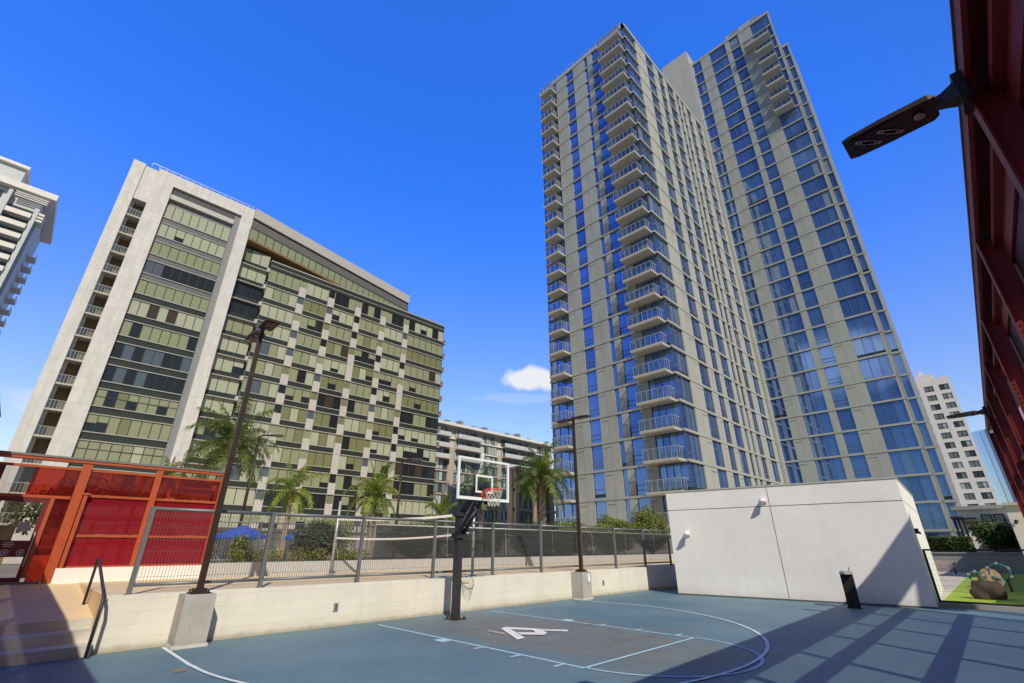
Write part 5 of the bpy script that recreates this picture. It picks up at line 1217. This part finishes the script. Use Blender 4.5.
def frond(mb, base, az, el, length, droop, nl, ll, rn, w=.035):
    """one feather frond: arching rachis with hanging leaflets on both sides"""
    p = Vector(base); d = Vector((math.cos(az) * math.cos(el), math.sin(az) * math.cos(el), math.sin(el))); path = [p.copy()]; seg = 14
    side = Vector((-math.sin(az), math.cos(az), 0))
    for k in range(seg):
        d = (d + Vector((0, 0, -droop / seg * (0.6 + 1.1 * k / seg)))).normalized(); p = p + d * length / seg; path.append(p.copy())
    mb.tube(path, [.022 * (1 - k / (seg + 1)) + .005 for k in range(seg + 1)], 4, 1)
    col = rn.choices((0, 1, 2), (5, 2, 3))[0]
    for i in range(nl):
        t = .14 + .86 * (i + rn.uniform(-.3, .3)) / nl; f = max(0, min(seg - .001, t * seg)); k = int(f); q = path[k].lerp(path[k + 1], f - k); tang = (path[k + 1] - path[k]).normalized()
        L_ = ll * (1 - abs(t - .45) * 1.1) * rn.uniform(.8, 1.15)
        for s in (-1, 1):
            e = (side * s * rn.uniform(.55, .95) + tang * rn.uniform(.35, .7) + Vector((0, 0, rn.uniform(-.35, .35)))).normalized()
            mid = q + e * L_ * .5; tip = mid + (e + Vector((0, 0, -rn.uniform(.6, 1.4)))).normalized() * L_ * .55; wv = tang * w * rn.uniform(.7, 1.2)
            c = col if rn.random() < .75 else rn.choice((0, 1, 2))
            mb.face([q - wv * .5, q + wv * .5, mid + wv * .6, mid - wv * .6], c); mb.face([mid - wv * .6, mid + wv * .6, tip], c)
def palm(x, y, zc, size, label, seed, mats=None, nf=24, zb=DZ, tr=.16, boots=True, lean=(0, 0)):
    rn = random.Random(seed); root = thing('palm_tree', (x, y, zb), label, 'palm', 'feather palms by the pool')
    m = MB(); n = 14; H = zc - zb
    m.tube([(x - lean[0] * (1 - k / n), y - lean[1] * (1 - k / n), zb + H * k / n) for k in range(n + 1)], [tr * (1.25 - .35 * k / n) * (1 + .05 * (k % 2)) for k in range(n + 1)], 12)
    if boots:
        for k in range(46):
            a = k * 2.4; z = zc - .75 + .75 * k / 46; r0 = tr * .95; m.tube([(x + r0 * math.cos(a), y + r0 * math.sin(a), z), (x + (r0 + .10) * math.cos(a), y + (r0 + .10) * math.sin(a), z + .2)], [.05, .03], 5)
    m.build('trunk', [trunk_m], root)
    m = MB()
    nf = int(nf * 1.08)
    for k in range(nf):
        a = k * 2.399 + rn.uniform(-.2, .2); f = k / (nf - 1); el = R(82 - 95 * f + rn.uniform(-8, 8))
        frond(m, (x, y, zc), a, el, size * rn.uniform(.85, 1.12), 1.5 + .9 * f + rn.uniform(-.2, .3), 40, size * .28, rn, .024 + size * .008)
    m.build('crown', mats or pl, root, smooth=False)
    return root
palm(7.9, 32.2, 7.2, 3.1, 'tallest feather palm at the left with dark drooping fronds, behind the nearer lamp post', 1, [pl[0], pl[0], pl[2]], 34)
palm(5.8, 36.0, 5.6, 1.5, 'small bright palm top showing just above the red glass screen', 2, plb, 18)
palm(12.9, 34.6, 5.2, 2.5, 'light green palm with arching fronds above the blue umbrella', 3, plb, 18)
palm(15.2, 27.4, 4.6, 2.1, 'bright feather palm in the middle behind the net', 4, plb, 24)
palm(20.9, 18.6, 5.35, 2.15, 'full feather palm with thick trunk, in front of the blue tower', 5, [pl[0], plb[0], pl[2]], 30, tr=.20)
palm(21.0, 24.0, 5.0, 2.0, 'feather palm right beside the backboard edge', 6, None, 22)
palm(26.8, 24.6, 5.9, 1.9, 'dusty feather palm between backboard and the full palm', 7, [pl[0], pl[2], pl[2]], 22)
palm(19.2, 25.8, 3.4, 1.7, 'low young palm below the backboard', 8, plb, 20)
def tree(x, y, zb, h, r, label, seed, ls=.22, mats=None):
    rn = random.Random(seed); root = thing('small_tree', (x, y, zb), label, 'tree')
    m = MB(); m.tube([(x, y, zb), (x + .05, y, zb + h * .4), (x, y + .1, zb + h * .6)], [.12, .09, .06], 8); cl = []
    for k in range(8):
        a = k * 2.4; e = Vector((x + r * .65 * math.cos(a), y + r * .65 * math.sin(a), zb + h * rn.uniform(.55, .85))); m.tube([(x, y, zb + h * rn.uniform(.35, .5)), e], [.05, .02], 6); cl.append(e)
    m.build('trunk', [bark_m], root)
    m = MB()
    for e in cl: leaves(m, e, (r * .5, r * .5, h * .2), 420, ls, rn=rn, shell=.1, wts=(4, 1, 5))
    leaves(m, (x, y, zb + h * .8), (r * .6, r * .6, h * .2), 500, ls, rn=rn, shell=.1, wts=(4, 2, 4))
    m.build('crown', mats or lf, root, smooth=False)
tree(1.15, 18.9, DZ - .1, 2.9, 1.35, 'small leafy tree seen through the red glass screen', 31, .13, hl)
tree(3.3, 21.2, DZ - .1, 2.6, 1.0, 'small leafy tree behind the right bay of the red glass screen', 32, .13, hl)
tree(57.5, 1.35, 0, 3.7, 1.35, 'small dark green tree in front of the low white building', 9)
clean()
